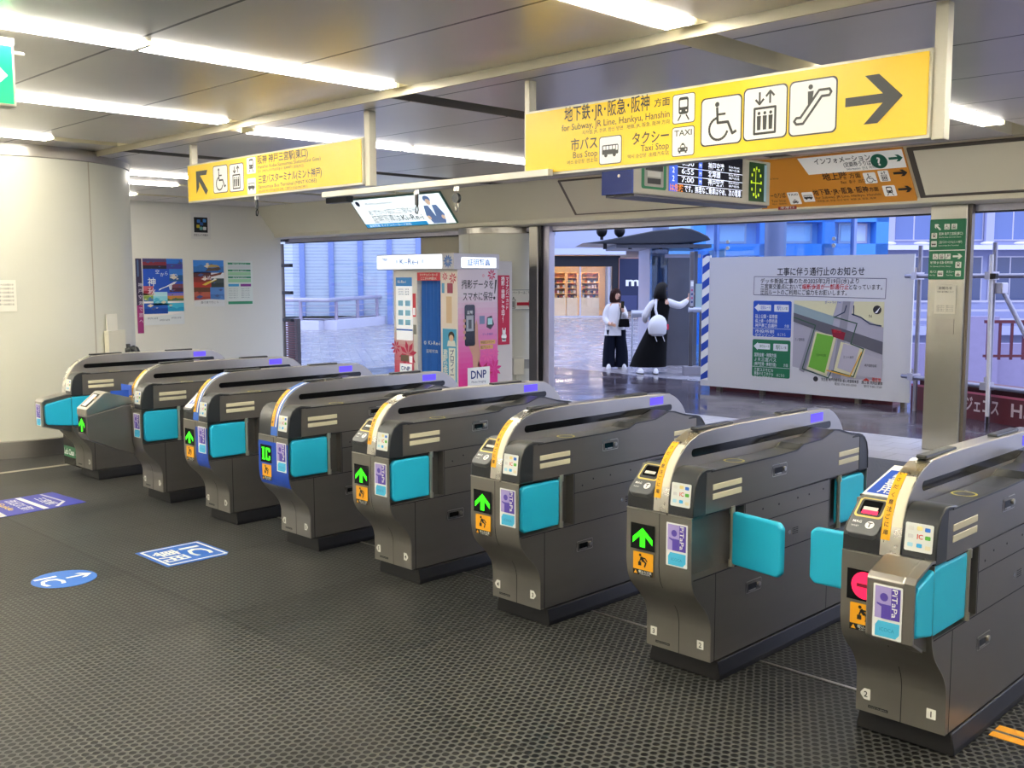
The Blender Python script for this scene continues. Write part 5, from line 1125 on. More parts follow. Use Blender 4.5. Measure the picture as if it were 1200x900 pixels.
A.disc(-4.22, .285, .035, ik, 0); A.text('発注者 神戸市都市局 都心再整備本部', -4.14, .27, .034, ik, 0, 'L', .52, .01); A.text('施工者 共同企業体', -3.58, .27, .034, ik, 0, 'L', .28, .01); A.text('電話 078-000-0000', -3.95, .225, .028, ik, 0, 'L', .3); A.text('受付 9:00-17:00', -3.55, .225, .028, ik, 0, 'L', .24)
A.build('board_print', t)

beam_red = mat('beam_red', '#5a1c28', .45, .1, noise=.15, nscale=3)
t = thing('steel_girder', 'dark red steel girder with white lettering lying on the ground', 'girder', (-3.3, 9.13, 0), math.radians(-25.2))
bm_ = MB().box(.4, 4.2, 0, .30, 0, .035).box(.4, 4.2, 0, .30, .365, .40).box(.4, 4.2, .13, .17, .035, .365)
bm_.build('beam_web', beam_red, t); MB().box(.4, 4.2, -.012, 0, .372, .395).box(.4, 4.2, -.002, .01, .29, .315).build('flange_glint', mat('glint_pink', '#b05a72', .4), t)  # pink strips paint the light reflected along the flange edges
MB().box(.4, 4.2, .0, .012, .035, .30).build('beam_cover', beam_red, t)
A = Art(Fr((0, 0, 0), *FRONT), .003); lt = flat('#c8b8bc'); A.text('ジェコス', 1.28, .10, .14, lt, 0, 'L', .50, .02); A.build('beam_lettering', t)
A = Art(Fr((0, 0, 0), *FRONT), .003); A.text('H300', 1.95, .10, .15, lt, 0, 'L', .52, .02); A.build('beam_lettering', t)

t = thing('steel_girder', 'dark red steel girder lying behind the notice board', 'girder', (-6.0, 9.14, 0))
MB().box(0, 2.75, 0, .30, 0, .035).box(0, 2.75, 0, .30, .365, .40).box(0, 2.75, .13, .17, .035, .365).build('girder_web', beam_red, t); MB().box(0, 2.75, .0, .012, .035, .36).build('beam_cover', beam_red, t)
pipe_m = mat('pipe_metal', '#8a8a9c', .35, .7)
t = thing('pipe_barrier', 'scaffold pipe barrier with clamps behind the steel pillar', 'barrier', (-2.298, 8.559, 0), math.radians(-25.2))
for x_ in (-.58, .56, 1.7, 2.6): MB().cyl((x_, 0, 0), (x_, 0, 2.0), .026, 14).build('upright_pipe', pipe_m, t, smooth=True)
for z in (.415, 1.635): MB().cyl((-.75, -.055, z), (2.9, -.055, z), .026, 14).build('rail_pipe', pipe_m, t, smooth=True)
MB().cyl((.60, .06, 1.52), (1.25, .06, .6), .026, 14).build('brace_pipe', pipe_m, t, smooth=True)
for x_ in (-.58, .56, 1.7, 2.6):
    for z in (.415, 1.635): MB().box(x_ - .045, x_ + .045, -.09, .03, z - .04, z + .045).cyl((x_ - .03, -.03, z + .04), (x_ - .03, -.03, z + .10), .012, 8).build('clamp', mat('clamp_metal', '#b4b2bc', .3, .8), t)
MB().box(.55, .68, .0, .09, 1.44, 1.56).build('brace_clamp', MATS['clamp_metal'], t, bevel=.01)
t = thing('white_pole', 'slim white pole standing in front of the scaffold pipes beside the pillar', 'pole', (-1.645, 7.9, .0))
MB().cyl((0, 0, .13), (-.03, 0, 1.86), .021, 14).build('pole_tube', flat('#cfcfd6'), t, smooth=True); MB().cyl((0, 0, 0), (0, 0, .13), .012, 10).build('pole_pin', black_metal, t); MB().box(-.03, .03, -.03, .05, 1.60, 1.66).build('pole_clip', black_metal, t)

# folded dark red slats beyond the poster wall
t = thing('folded_barrier', 'stack of dark red slats standing at the end of the poster wall', 'barrier', (-12.68, 6.42, 0))
MB().box(-.12, .12, -.04, .06, 0, .93).build('barrier_core', mat('slat_core', '#2a1016', .5), t)
sl_ = MB()
for k in range(23): sl_.box(-.16, .16, -.06, -.04, .02 + k * .04, .045 + k * .04)
sl_.build('slats', mat('slat_red', '#5e1a26', .45), t)

# ------------------------------------------------------------------ the two women
def skin(name, pts, edges, m, parent=None, root=0, sub=2, smooth=True):
    me = bpy.data.meshes.new(name); me.from_pydata([p[:3] for p in pts], edges, []); me.materials.append(m)
    o = bpy.data.objects.new(name, me); COL.objects.link(o)
    if parent is not None: o.parent = parent
    o.modifiers.new('skin', 'SKIN')
    sv = me.skin_vertices[0].data
    for i, p in enumerate(pts):
        r = p[3]; sv[i].radius = r if isinstance(r, tuple) else (r, r); sv[i].use_root = (i == root)
    o.modifiers['skin'].use_smooth_shade = smooth
    if sub: s_ = o.modifiers.new('smooth', 'SUBSURF'); s_.levels = sub; s_.render_levels = sub
    return o
def loft(secs, seg=28, wob=0.0, wn=9, cap=True):
    mb = MB(); vs = []; fs = []
    for j, (cx, cy, z, rx, ry) in enumerate(secs):
        for k in range(seg):
            q = 2 * PI * k / seg; r = 1 + wob * (j / max(1, len(secs) - 1)) * math.sin(wn * q + .6 * j)
            vs.append((cx + rx * r * math.cos(q), cy + ry * r * math.sin(q), z))
    for j in range(len(secs) - 1):
        for k in range(seg): fs.append((j * seg + k, j * seg + (k + 1) % seg, (j + 1) * seg + (k + 1) % seg, (j + 1) * seg + k))
    if cap: fs += [tuple(range(seg))[::-1], tuple(range((len(secs) - 1) * seg, len(secs) * seg))]
    return mb.add(vs, fs)
skin_m = mat('skin_tone', '#d9ab92', .5); hair_b = mat('hair_black', '#0b0807', .6, spec=.2); hair_a = mat('hair_auburn', '#2e150e', .6, spec=.25)
white_cl = mat('white_cloth', '#dcdce2', .7, bump=.3, bscale=25); black_cl = mat('black_cloth', '#040406', .85, spec=.15, bump=.3, bscale=20); navy_cl = mat('navy_cloth', '#0a1020', .85, spec=.15, bump=.3, bscale=20)
def hand_pts(w_, d, side, s=1.0, curl=.4):
    """palm and five fingers from wrist w_, pointing along d; side: thumb direction"""
    w_ = Vector(w_); d = Vector(d).normalized(); sd = Vector(side); sd = (sd - d * sd.dot(d)).normalized(); n = d.cross(sd)
    pts = []; ed = []
    def P(v, r): pts.append((v.x, v.y, v.z, r)); return len(pts) - 1
    a = P(w_ + d * .045 * s, (.030 * s, .016 * s))
    for i, (off, L) in enumerate(((.026, .066), (.009, .075), (-.008, .070), (-.025, .056))):
        k = P(w_ + d * .080 * s + sd * off * s, .0095 * s); m_ = P(w_ + d * (.080 + L * .5) * s + sd * off * 1.1 * s + n * curl * .012 * s, .0085 * s); e = P(w_ + d * (.080 + L * .9) * s + sd * off * 1.15 * s + n * curl * .034 * s, .007 * s)
        ed += [(a, k), (k, m_), (m_, e)]
    k = P(w_ + d * .040 * s + sd * .040 * s, .011 * s); e = P(w_ + d * .078 * s + sd * .060 * s + n * curl * .01 * s, .008 * s); ed += [(a, k), (k, e)]
    return pts, ed
def person(pts, edges, hands, m, root_obj):
    pts = list(pts); edges = list(edges)
    for wrist, d, side, s in hands:
        hp, he = hand_pts(pts[wrist][:3], d, side, s); o = len(pts); pts += hp; edges += [(wrist, o)] + [(a + o, b + o) for a, b in he]
    return skin('body', pts, edges, m, root_obj)
def shoe(x, y, a, m, sole, parent):
    c, s_ = math.cos(a), math.sin(a); mb = MB(); n = 20
    def ring(k, z): return [(x + (k * .045 * math.cos(q)) * c - (k * .12 * math.sin(q)) * s_, y + (k * .045 * math.cos(q)) * s_ + (k * .12 * math.sin(q)) * c, z) for q in [2 * PI * i / n for i in range(n)]]
    vs = ring(1, .022) + ring(.98, .05) + ring(.72, .085) + ring(.45, .10)
    mb.add(vs, [(j * n + i, j * n + (i + 1) % n, (j + 1) * n + (i + 1) % n, (j + 1) * n + i) for j in range(3) for i in range(n)] + [tuple(range(n))[::-1], tuple(range(3 * n, 4 * n))])
    o = mb.build('shoe', m, parent, smooth=True); MB().add(ring(1.04, 0) + ring(1.04, .024), [(i, (i + 1) % n, n + (i + 1) % n, n + i) for i in range(n)] + [tuple(range(n))[::-1], tuple(range(n, 2 * n))]).build('sole', sole, o)

R45 = math.radians(44.8)
# woman in the black dress, seen from behind, reaching to the call post
t = thing('person', 'woman in black pinafore dress reaching out to the call post, white backpack', 'person', (-8.11, 10.65, 0), R45)
P = [(.04, .03, .80, (.115, .09)), (.05, .03, .98, (.105, .085)), (.07, .03, 1.14, (.13, .085)), (.085, .03, 1.225, (.10, .07)), (.095, .045, 1.29, .042), (.102, .05, 1.36, (.066, .072)), (.106, .055, 1.44, (.074, .088)), (.106, .05, 1.50, (.055, .065)),
     (.215, .03, 1.205, .056), (.40, .06, 1.145, .046), (.57, .10, 1.265, .030), (-.055, .03, 1.19, .054), (-.185, .05, .97, .043), (-.16, .20, .86, .029),
     (-.03, .03, .72, .085), (-.12, .04, .42, .058), (-.25, .0, .10, .038), (.10, .03, .72, .085), (.05, .03, .42, .058), (-.03, -.02, .10, .038)]
Ed = [(0, 1), (1, 2), (2, 3), (3, 4), (4, 5), (5, 6), (6, 7), (3, 8), (8, 9), (9, 10), (3, 11), (11, 12), (12, 13), (0, 14), (14, 15), (15, 16), (0, 17), (17, 18), (18, 19)]
person(P, Ed, [(10, (.55, .1, .75), (-.6, 0, .4), .95), (13, (.2, .9, .1), (.8, 0, .3), .95)], skin_m, t)
MB().ball((.172, .085, 1.405), .016, 8, 6).build('nose', skin_m, t, smooth=True); MB().ball((.112, .055, 1.405), .020, 8, 6, None, (.6, 1, 1.3)).build('ear', skin_m, t, smooth=True)
MB().ball((.160, .115, 1.43), .008, 8, 6).ball((.150, .125, 1.365), .010, 8, 6, None, (1, 1, .5)).build('face_features', flat('#3a2018'), t)
h = loft([(.078, .01, 1.262, .116, .085), (.062, .0, 1.30, .116, .098), (.062, .0, 1.36, .108, .100), (.072, .012, 1.43, .100, .106), (.10, .04, 1.495, .092, .10), (.102, .045, 1.535, .055, .062), (.102, .045, 1.548, .012, .015)], 24).build('hair', hair_b, t, smooth=True)
d_ = loft([(-.135, -.01, .115, .315, .25), (-.10, 0, .28, .285, .235), (-.045, .01, .50, .235, .20), (.015, .02, .72, .185, .165), (.05, .03, .87, .150, .13), (.062, .03, 1.02, .152, .128), (.078, .03, 1.15, .155, .115), (.083, .03, 1.225, .135, .09), (.085, .03, 1.262, .075, .07)], 40, .045, 11).build('dress', black_cl, t, smooth=True)
skin('sleeve', [(.155, .03, 1.205, .075), (.215, .03, 1.205, .075), (.30, .045, 1.17, .072), (.42, .065, 1.135, .072), (.50, .085, 1.20, .058), (.560, .098, 1.255, .036)], [(0, 1), (1, 2), (2, 3), (3, 4), (4, 5)], white_cl, t)
skin('sleeve', [(.01, .03, 1.20, .074), (-.055, .03, 1.195, .072), (-.125, .04, 1.09, .068), (-.19, .05, .97, .066), (-.178, .13, .91, .055), (-.163, .19, .865, .036)], [(0, 1), (1, 2), (2, 3), (3, 4), (4, 5)], white_cl, t)
for x_, y_, a in ((-.29, -.20, .3), (-.03, -.26, -.1)): shoe(x_, y_, a, white_cl, flat('#1a1a1e'), t)
bp_ = thing('backpack', 'white drawstring backpack on the back of the woman in black', 'backpack', (-8.11, 10.65, 0), R45)
loft([(.005, -.135, .64, .09, .05), (.0, -.165, .68, .145, .09), (-.005, -.18, .78, .165, .11), (.0, -.175, .88, .150, .10), (.01, -.16, .95, .11, .08), (.015, -.15, .985, .06, .05), (.015, -.15, 1.0, .02, .02)], 28, .05, 7).build('bag', mat('bag_white', '#d8d8de', .55, bump=.4, bscale=18), bp_, smooth=True)
skin('strap', [(.0, -.14, .97, .022), (-.03, -.11, 1.08, .024), (-.02, -.085, 1.19, .024), (.0, -.02, 1.27, .022), (.02, .08, 1.24, .02)], [(0, 1), (1, 2), (2, 3), (3, 4)], MATS['bag_white'], bp_)
for x_ in (-.05, .08): MB().tube([(x_, -.20, .66), (x_ + .02, -.205, .60), (x_ + .04, -.20, .55)], .006, 6).build('cord', white_cl, bp_)
MB().box(.150, .185, -.20, -.17, .75, .84).build('red_tag', flat('#d82850'), bp_)
# woman in the white top and wide navy trousers
t = thing('person', 'woman in white top and wide navy trousers holding a phone', 'person', (-9.14, 10.80, 0), R45)
P = [(.02, 0, .72, (.11, .085)), (.015, 0, .88, (.10, .08)), (.01, 0, 1.03, (.12, .08)), (.01, 0, 1.13, (.10, .065)), (.015, -.01, 1.19, .038), (.022, -.02, 1.25, (.062, .068)), (.026, -.025, 1.33, (.070, .082)), (.024, -.02, 1.39, (.052, .06)),
     (-.125, 0, 1.10, .052), (-.165, -.02, .90, .042), (-.10, -.16, .80, .028), (.135, 0, 1.10, .052), (.185, -.06, .93, .040), (.125, -.15, 1.06, .028),
     (-.06, 0, .66, .08), (-.075, 0, .36, .055), (-.08, 0, .09, .038), (.10, 0, .66, .08), (.115, 0, .36, .055), (.125, 0, .09, .038)]
person(P, Ed, [(10, (.8, -.5, -.1), (0, -.4, .8), .92), (13, (-.1, -.1, .95), (-.8, -.3, .1), .92)], skin_m, t)
MB().ball((.072, -.098, 1.315), .015, 8, 6).build('nose', skin_m, t, smooth=True)
MB().ball((.040, -.100, 1.340), .008, 8, 6).ball((.083, -.065, 1.340), .008, 8, 6).ball((.066, -.085, 1.278), .012, 8, 6, None, (1, .8, .5)).build('face_features', flat('#3a2018'), t)
h = MB(); full_h = [(.008, .005, 1.185, .094, .072), (.008, .008, 1.25, .103, .085), (.012, .005, 1.32, .100, .092), (.016, -.002, 1.38, .090, .092), (.02, -.012, 1.42, .062, .068), (.02, -.015, 1.44, .015, .018)]
loft(full_h, 24).build('hair', hair_a, t, smooth=True)
skin('fringe', [(-.055, -.065, 1.375, .024), (-.075, -.06, 1.30, .026), (-.08, -.045, 1.22, .024)], [(0, 1), (1, 2)], hair_a, t)
loft([(.0, 0, .60, .185, .135), (.005, 0, .72, .175, .13), (.01, 0, .88, .160, .12), (.01, 0, 1.02, .160, .115), (.01, 0, 1.11, .140, .10), (.012, -.005, 1.165, .075, .065)], 32, .03, 9).build('blouse', white_cl, t, smooth=True)
skin('sleeve', [(-.05, 0, 1.11, .07), (-.115, 0, 1.11, .070), (-.155, -.01, 1.0, .064), (-.172, -.025, .89, .062), (-.14, -.10, .83, .052), (-.108, -.15, .80, .036)], [(0, 1), (1, 2), (2, 3), (3, 4), (4, 5)], white_cl, t)
skin('sleeve', [(.07, 0, 1.11, .07), (.13, 0, 1.11, .070), (.17, -.03, 1.01, .064), (.19, -.065, .92, .062), (.16, -.11, .98, .048), (.135, -.14, 1.035, .036)], [(0, 1), (1, 2), (2, 3), (3, 4), (4, 5)], white_cl, t)
for cx, e in ((-.075, -.095), (.105, .135)): loft([(e, 0, .035, .118, .12), (e, 0, .3, .108, .11), (cx, 0, .55, .100, .11), (cx, 0, .70, .095, .11)], 28, .05, 6).build('trouser_leg', navy_cl, t, smooth=True)
for x_, a in ((-.10, -.15), (.14, .5)): shoe(x_, -.055, a, white_cl, flat('#d8d8d8'), t)
MB().box(.092, .150, -.195, -.183, 1.09, 1.21).build('phone', gloss_black, t, bevel=.004)
bg_ = thing('handbag', 'black shoulder bag hanging at the side of the woman in white', 'handbag', (-9.14, 10.80, 0), R45)
MB().prism([(.05, .755), (.25, .755), (.235, .90), (.07, .90)], 'y', -.22, -.12).build('bag', black_cl, bg_, bevel=.02, seg=3)
MB().tube([(.08, -.17, .89), (.10, -.15, 1.0), (.09, -.10, 1.10), (.06, -.03, 1.175), (.06, .05, 1.16)], .010, 8).build('strap', black_cl, bg_)

# ------------------------------------------------------------------ outside: elevator, call post
t = thing('elevator', 'glass elevator with brushed steel door and dark lens-shaped canopy', 'elevator', (-8.86, 11.99, 0), R45)
door_m = mat('elevator_steel', (.17, .165, .175), .38, 1.0, noise=.12, nscale=3)
MB().box(0, .412, -.02, .03, 0, 1.985).build('elevator_door', door_m, t); MB().box(.415, .475, -.03, .06, 0, 2.05).build('door_post', dark_frame, t); MB().box(.475, .54, -.05, .10, 0, 2.10).build('door_post', door_m, t); MB().box(-.06, .60, -.03, .02, 1.985, 2.05).build('door_lintel', lav_metal, t)
MB().box(-.33, -.005, 0, .02, 0, 2.15).build('glass_pane', blue_glass, t); MB().box(.55, 1.05, 0, .02, 0, 2.15).build('glass_pane', blue_glass, t); MB().box(-.33, 1.05, 1.5, 1.52, 0, 2.15).build('glass_pane', blue_glass, t)
MB().box(-.345, -.325, -.01, 1.52, 0, 2.15).box(1.04, 1.06, -.01, 1.52, 0, 2.15).build('corner_frame', lav_metal, t)
ca = MB(); cv = [(-1.62, 2.235), (-1.30, 2.275), (-.85, 2.36), (-.35, 2.455), (.15, 2.505), (.32, 2.49), (.48, 2.43), (.62, 2.36), (.68, 2.29), (.55, 2.26), (0, 2.225), (-.9, 2.215)]
ca.prism(cv, 'y', -.55, 1.7); ca.build('canopy', mat('canopy_dark', '#3c4048', .3, .4), t, bevel=.02)
MB().box(-1.0, .7, -.50, 1.6, 2.15, 2.215).build('canopy_frame', mat('canopy_under', '#50545e', .35, .4), t)
for x_ in (-1.25, -.93):
    MB().cyl((x_, -.35, 2.30), (x_, -.35, 2.40), .03, 10).ball((x_, -.35, 2.46), .10, 14, 10, None, (1, .8, 1.15)).build('canopy_speaker', black_metal, t, smooth=True)
for x_ in (-1.2, -.75, -.2, .35): MB().cyl((x_, -.45, 2.13), (x_, -.45, 2.23), .035, 10).build('canopy_lamp', black_metal, t)
MB().cyl((-.72, -.5, .98), (-.34, -.5, .98), .065, 16).cyl((-.70, -.5, 0), (-.70, -.5, .94), .02, 10).cyl((-.36, -.5, 0), (-.36, -.5, .94), .02, 10).build('handrail', mat('rail_pale', '#b8bccc', .3, .3), t, smooth=True)
cl = struct(MB().cyl((-9.30, 12.35, 0), (-9.30, 12.35, 4.6), .155, 32).build('plaza_column', mat('column_bluegrey', '#66779f', .4, .1), smooth=True))
t = thing('call_post', 'steel call post with lit button panel beside the elevator door', 'call post', (-7.42, 10.76, 0), R45)
MB().box(-.16, .20, -.10, .14, 0, .15).build('post_base', mat('post_stone', '#8c8890', .5), t, bevel=.01); MB().box(-.075, -.01, -.03, .05, .15, 2.05).build('post_upright', door_m, t, bevel=.01); MB().box(.10, .14, -.02, .04, .15, 1.1).build('post_upright', door_m, t)
MB().cyl((-.09, 0, 1.09), (.20, 0, 1.09), .045, 14).build('post_rail', MATS['rail_pale'], t, smooth=True)
A = Art(Fr((0, -.03, 0), *FRONT), .002, .002); A.rect(-.07, 1.15, -.015, 1.58, flat('#a8a8b8'), 0); A.rect(-.065, 1.48, -.02, 1.56, white_ink, 1)
for k in range(4): A.disc(-.042, 1.22 + .065 * k, .018, flat('#c06080') if k % 2 else flat('#405080'), 1)
A.build('button_panel', t)
MB().box(.03, .155, .03, .045, 1.12, 1.52).build('notice_plate', mat('plate_pale', '#a8c0c0', .4), t)

# ------------------------------------------------------------------ outside, far: shop, glass screen, buildings, railing
# shop front
t = thing('shop_building', 'distant shop front with warm lit shelves behind glass under a dark band', 'shop', (-26.06, 27.65, 0), R45)
sd = mat('shop_dark', '#15171f', .4); shw = mat('shop_wall', '#8c86a0', .5)
MB().box(-3, 2.42, -.05, 0, 2.08, 2.52).build('shop_band', sd, t); MB().box(-3, 2.9, -.8, .1, 2.55, 2.80).build('shop_canopy', mat('shop_canopy', '#c4cce4', .4), t); MB().box(2.42, 2.75, -.05, .2, 0, 2.52).build('dark_pier', sd, t)
MB().box(2.70, 3.50, -.10, .0, .24, 2.42).build('sign_panel', mat('panel_navy', '#232a4a', .35), t)
A = Art(Fr((0, -.10, 0), *FRONT), .006, .006); A.text('mi', 2.98, 1.30, .36, white_ink, 0, 'L', .75, .03); A.line([(2.70, .24), (2.70, 2.42), (3.5, 2.42)], .02, flat('#c8907a'), 0); A.rect(2.78, .3, 3.45, .9, flat('#39406a'), 0); A.build('sign_lettering', t)
MB().box(3.50, 9, -.05, .2, 0, 2.52).build('shop_wall', shw, t)
MB().box(-3, 9.5, .4, 6, 2.80, 8.5).box(-3, 9.5, 3.0, 6, 0, 2.8).build('upper_wall', mat('building_pale', '#a9b0cc', .45), t)
for x_ in (-2.95, -2.0, -.15, 1.12, 2.30): MB().box(x_ - .03, x_ + .03, -.03, .03, 0, 2.08).build('shop_mullion', mat('mullion_pale', '#c4c8d8', .35, .4), t)
MB().box(-3, 2.4, -.005, .005, .02, 2.06).build('shop_glass', clear_glass, t); MB().box(-3, 2.4, -.04, .1, 0, .06).build('shop_sill', MATS['mullion_pale'], t)
MB().box(-3, 2.42, .05, 3.0, 2.62, 2.66).build('shop_ceiling', flat('#d8d0c0'), t)
shop_lamp = mat('shop_lamp', '#ffe0b0', .4, emit=110.0, emit_color=(1.0, .80, .55))
for x_ in (-2.4, -1.1, .5, 1.9): MB().box(x_ - .35, x_ + .35, .15, .30, 2.56, 2.615).build('shop_lamp', shop_lamp, t)
MB().box(-3, 2.42, 2.95, 2.99, 0, 2.6).build('shop_back_wall', mat('shop_back', '#d8b080', .6), t)
shelf_wood = mat('shelf_wood', '#e0a860', .5)
goods = [flat(c) for c in ('#e6e0d0', '#c86a3c', '#f0ece4', '#5a5a62', '#d8b060', '#a84a3a', '#8a9a70', '#e8d8b8', '#3c3a44')]
rg = random.Random(5)
gx0 = Matrix.Translation((-26.06, 27.65, 0)) @ Matrix.Rotation(R45, 4, 'Z')
proto = None
for i, (a, b) in enumerate(((-.80, -.02), (.02, .55), (.60, 1.05), (1.20, 1.95))):
    u = thing('display_shelf', 'orange wooden display shelf behind the distant shop glass', 'shelf', gx0 @ Vector(((a + b) / 2, .75, 0)), R45, 'shelves in the distant shop')
    w2 = (b - a) / 2
    MB().box(-w2, w2, -.18, .18, 0, .80).build('shelf_base', mat('shelf_base', '#d8c4a8', .5), u)
    for x_ in (-w2, w2 - .03): MB().box(x_, x_ + .03, -.18, .18, .80, 1.84).build('shelf_upright', shelf_wood, u)
    for z in (.98, 1.20, 1.42, 1.64, 1.84): MB().box(-w2, w2, -.18, .18, z - .018, z).build('shelf_board', shelf_wood, u)
    MB().box(-w2, w2, .17, .18, .80, 1.84).build('shelf_back', shelf_wood, u)
    for z in (.80, .98, 1.20, 1.42):
        x_ = -w2 + .06
        while x_ < w2 - .10:
            wd, ht = rg.uniform(.06, .10), rg.uniform(.08, .135)
            g = MB().prism([(-wd / 2, 0), (wd / 2, 0), (wd / 2, ht * .8), (wd * .25, ht), (-wd * .25, ht), (-wd / 2, ht * .8)], 'y', -.05, .05).build('packaged_goods', rg.choice(goods))
            g.location = gx0 @ Vector(((a + b) / 2 + x_ + wd / 2, .68, z)); g.rotation_euler = (0, 0, R45)
            tag(g, 'small packaged goods standing on the lit shop shelves', 'goods', 'goods on the shop shelves')
            x_ += wd + rg.uniform(.02, .05)

# window building helper (local x along the facade, y into the building)
win_blue = mat('window_blue', '#566ca6', .18, .0, spec=.8); win_dark = mat('window_dark', '#38466e', .18, spec=.8); wall_lav = mat('wall_lavender', '#959ac0', .45, noise=.06, nscale=.6)
def facade(parent, x0, x1, z0, z1, nx, nz, y=0.0, gap=.18, zgap=.25, glass=win_blue, frame=lav_metal):
    dx, dz = (x1 - x0) / nx, (z1 - z0) / nz
    for i in range(nx):
        for j in range(nz):
            a, b, c, d = x0 + i * dx + gap / 2, x0 + (i + 1) * dx - gap / 2, z0 + j * dz + zgap / 2, z0 + (j + 1) * dz - zgap / 2
            wq = MB().box(a, b, y - .05, y + .02, c, d).box(a + .04, (a + b) / 2 - .02, y - .07, y - .05, c + .04, c + .05).build('window', frame, parent)
            MB().box(a + .05, (a + b) / 2 - .03, y - .06, y - .045, c + .05, d - .05).box((a + b) / 2 + .03, b - .05, y - .06, y - .045, c + .05, d - .05).build('pane', glass, wq)
# louvred office building seen through the window beside the poster wall
lm = bpy.data.materials.new('louvre_blue'); lm.use_nodes = True; n = lm.node_tree; b = n.nodes['Principled BSDF']
tcn = n.nodes.new('ShaderNodeTexCoord'); spz = n.nodes.new('ShaderNodeSeparateXYZ'); n.links.new(tcn.outputs['Object'], spz.inputs[0])
mm = n.nodes.new('ShaderNodeMath'); mm.operation = 'MULTIPLY'; mm.inputs[1].default_value = 9.0; n.links.new(spz.outputs['Z'], mm.inputs[0])
fr_ = n.nodes.new('ShaderNodeMath'); fr_.operation = 'FRACT'; n.links.new(mm.outputs[0], fr_.inputs[0])
nz_ = n.nodes.new('ShaderNodeTexNoise'); nz_.inputs['Scale'].default_value = 1.2; nz_.inputs['Detail'].default_value = 5; mpn = n.nodes.new('ShaderNodeMapping'); mpn.inputs['Scale'].default_value = (1, 1, 5); n.links.new(tcn.outputs['Object'], mpn.inputs[0]); n.links.new(mpn.outputs[0], nz_.inputs['Vector'])
ad_ = n.nodes.new('ShaderNodeMath'); ad_.operation = 'ADD'; n.links.new(fr_.outputs[0], ad_.inputs[0]); n.links.new(nz_.outputs['Fac'], ad_.inputs[1])
rmp = n.nodes.new('ShaderNodeValToRGB'); rmp.color_ramp.elements[0].position = .45; rmp.color_ramp.elements[0].color = (.30, .39, .56, 1); rmp.color_ramp.elements[1].position = 1.25; rmp.color_ramp.elements[1].color = (.56, .64, .72, 1)
n.links.new(ad_.outputs[0], rmp.inputs[0]); n.links.new(rmp.outputs[0], b.inputs['Base Color']); b.inputs['Roughness'].default_value = .35
t = thing('office_building', 'pale blue louvred building behind the curved railing', 'building', (-28.83, 16.35, -4), R45)
MB().box(-8, 6.4, 0, 6, 0, 16).build('louvre_wall', lm, t)
for k in range(-7, 6): MB().box(.88 + k * 1.02 - .09, .88 + k * 1.02 + .09, -.12, 0, 0, 16).build('mullion', mat('mullion_blue', '#7f93cf', .35, .2), t)
# curved railing
t = thing('deck_railing', 'pale metal railing with leaning posts at the plaza edge', 'railing', (-24.2, 15.2, 0))
rail = mat('railing_pale', '#b9b4c8', .35, .3); segs = [((-4.2, -1.9), (0, 0)), ((0, 0), (-3.3, 5.8)), ((-3.3, 5.8), (-6.4, 11.4))]
MB().tube([(-4.2, -1.9, .98), (0, 0, .94), (-3.3, 5.8, 1.0), (-6.4, 11.4, 1.05)], .07, 12).build('top_rail', rail, t, smooth=True)
MB().prism([(-4.3, -1.7), (0.1, .25), (-3.2, 6.0), (-6.3, 11.6), (-6.6, 11.4), (-3.5, 5.6), (-.15, -.25), (-4.1, -2.1)], 'z', 0, .30).build('kerb', mat('kerb_pale', '#d8d6e6', .5), t)
for z in (.35, .55, .75): MB().tube([(-4.2, -1.9, z), (0, 0, z), (-3.3, 5.8, z), (-6.4, 11.4, z)], .014, 6).build('rail_cable', rail, t)
for (p, q) in segs:
    L = math.hypot(q[0] - p[0], q[1] - p[1]); nn = max(2, int(L / 1.35))
    for k in range(nn):
        u = (k + .35) / nn; x_, y_ = p[0] + (q[0] - p[0]) * u, p[1] + (q[1] - p[1]) * u
        MB().cyl((x_ + .10, y_ - .06, .1), (x_ + .02, y_, .75), .055, 10).cyl((x_ + .02, y_, .75), (x_, y_, 1.0), .055, 10).build('railing_post', mat('railing_post', '#9a8ea6', .4, .2), t, smooth=True)

# glass screen with disc fittings behind the notice board
t = thing('glass_screen', 'tall glass screen with steel disc fittings behind the notice board', 'screen', (-6.0, 11.0, 0))
for x0, x1 in ((-1.2, -.02), (.02, 1.2)): MB().box(x0, x1, -.01, .01, .02, 3.2).build('glass_panel', blue_glass, t)
for x_ in (-1.2, 0, 1.2): MB().box(x_ - .03, x_ + .03, .02, .10, 0, 3.2).build('screen_post', mat('post_blue', '#6a84c4', .35, .3), t)
for x_ in (-.93, -.1, .1, .93):
    for z in (2.10, 2.20): MB().cyl((x_, -.035, z), (x_, -.01, z), .03, 14).build('disc_fitting', steel_bright, t, smooth=True)
struct(MB().cyl((-5.72, 10.4, 0), (-5.72, 10.4, 5), .16, 32).build('plaza_column', MATS['column_bluegrey'], smooth=True))
# bright blue steel frame building
t = thing('blue_frame_building', 'building with bright blue steel frame behind the glass screen', 'building', (-11.6, 17.6, -1), R45)
bs = mat('frame_blue', '#3f8ce0', .4, noise=.05)
MB().box(-.5, 4.2, .4, 4, -1.6, 9).build('inner_wall', mat('inner_blue', '#9cc4ee', .4), t)
for z in (2.3, 3.15, 3.95, 5.4, 6.8): MB().box(-.5, 4.2, 0, .4, z, z + .28).build('frame_beam', bs, t)
for x_ in (-.5, 1.1, 2.6, 3.9): MB().box(x_, x_ + .30, 0, .4, 0, 9).build('frame_post', bs, t)
for x_ in (.15, 1.75, 3.1): wq = MB().box(x_, x_ + .7, .34, .40, 3.45, 3.93).build('window', lav_metal, t); MB().box(x_ + .05, x_ + .65, .32, .345, 3.5, 3.88).build('pane', flat('#cfe0f0'), wq)
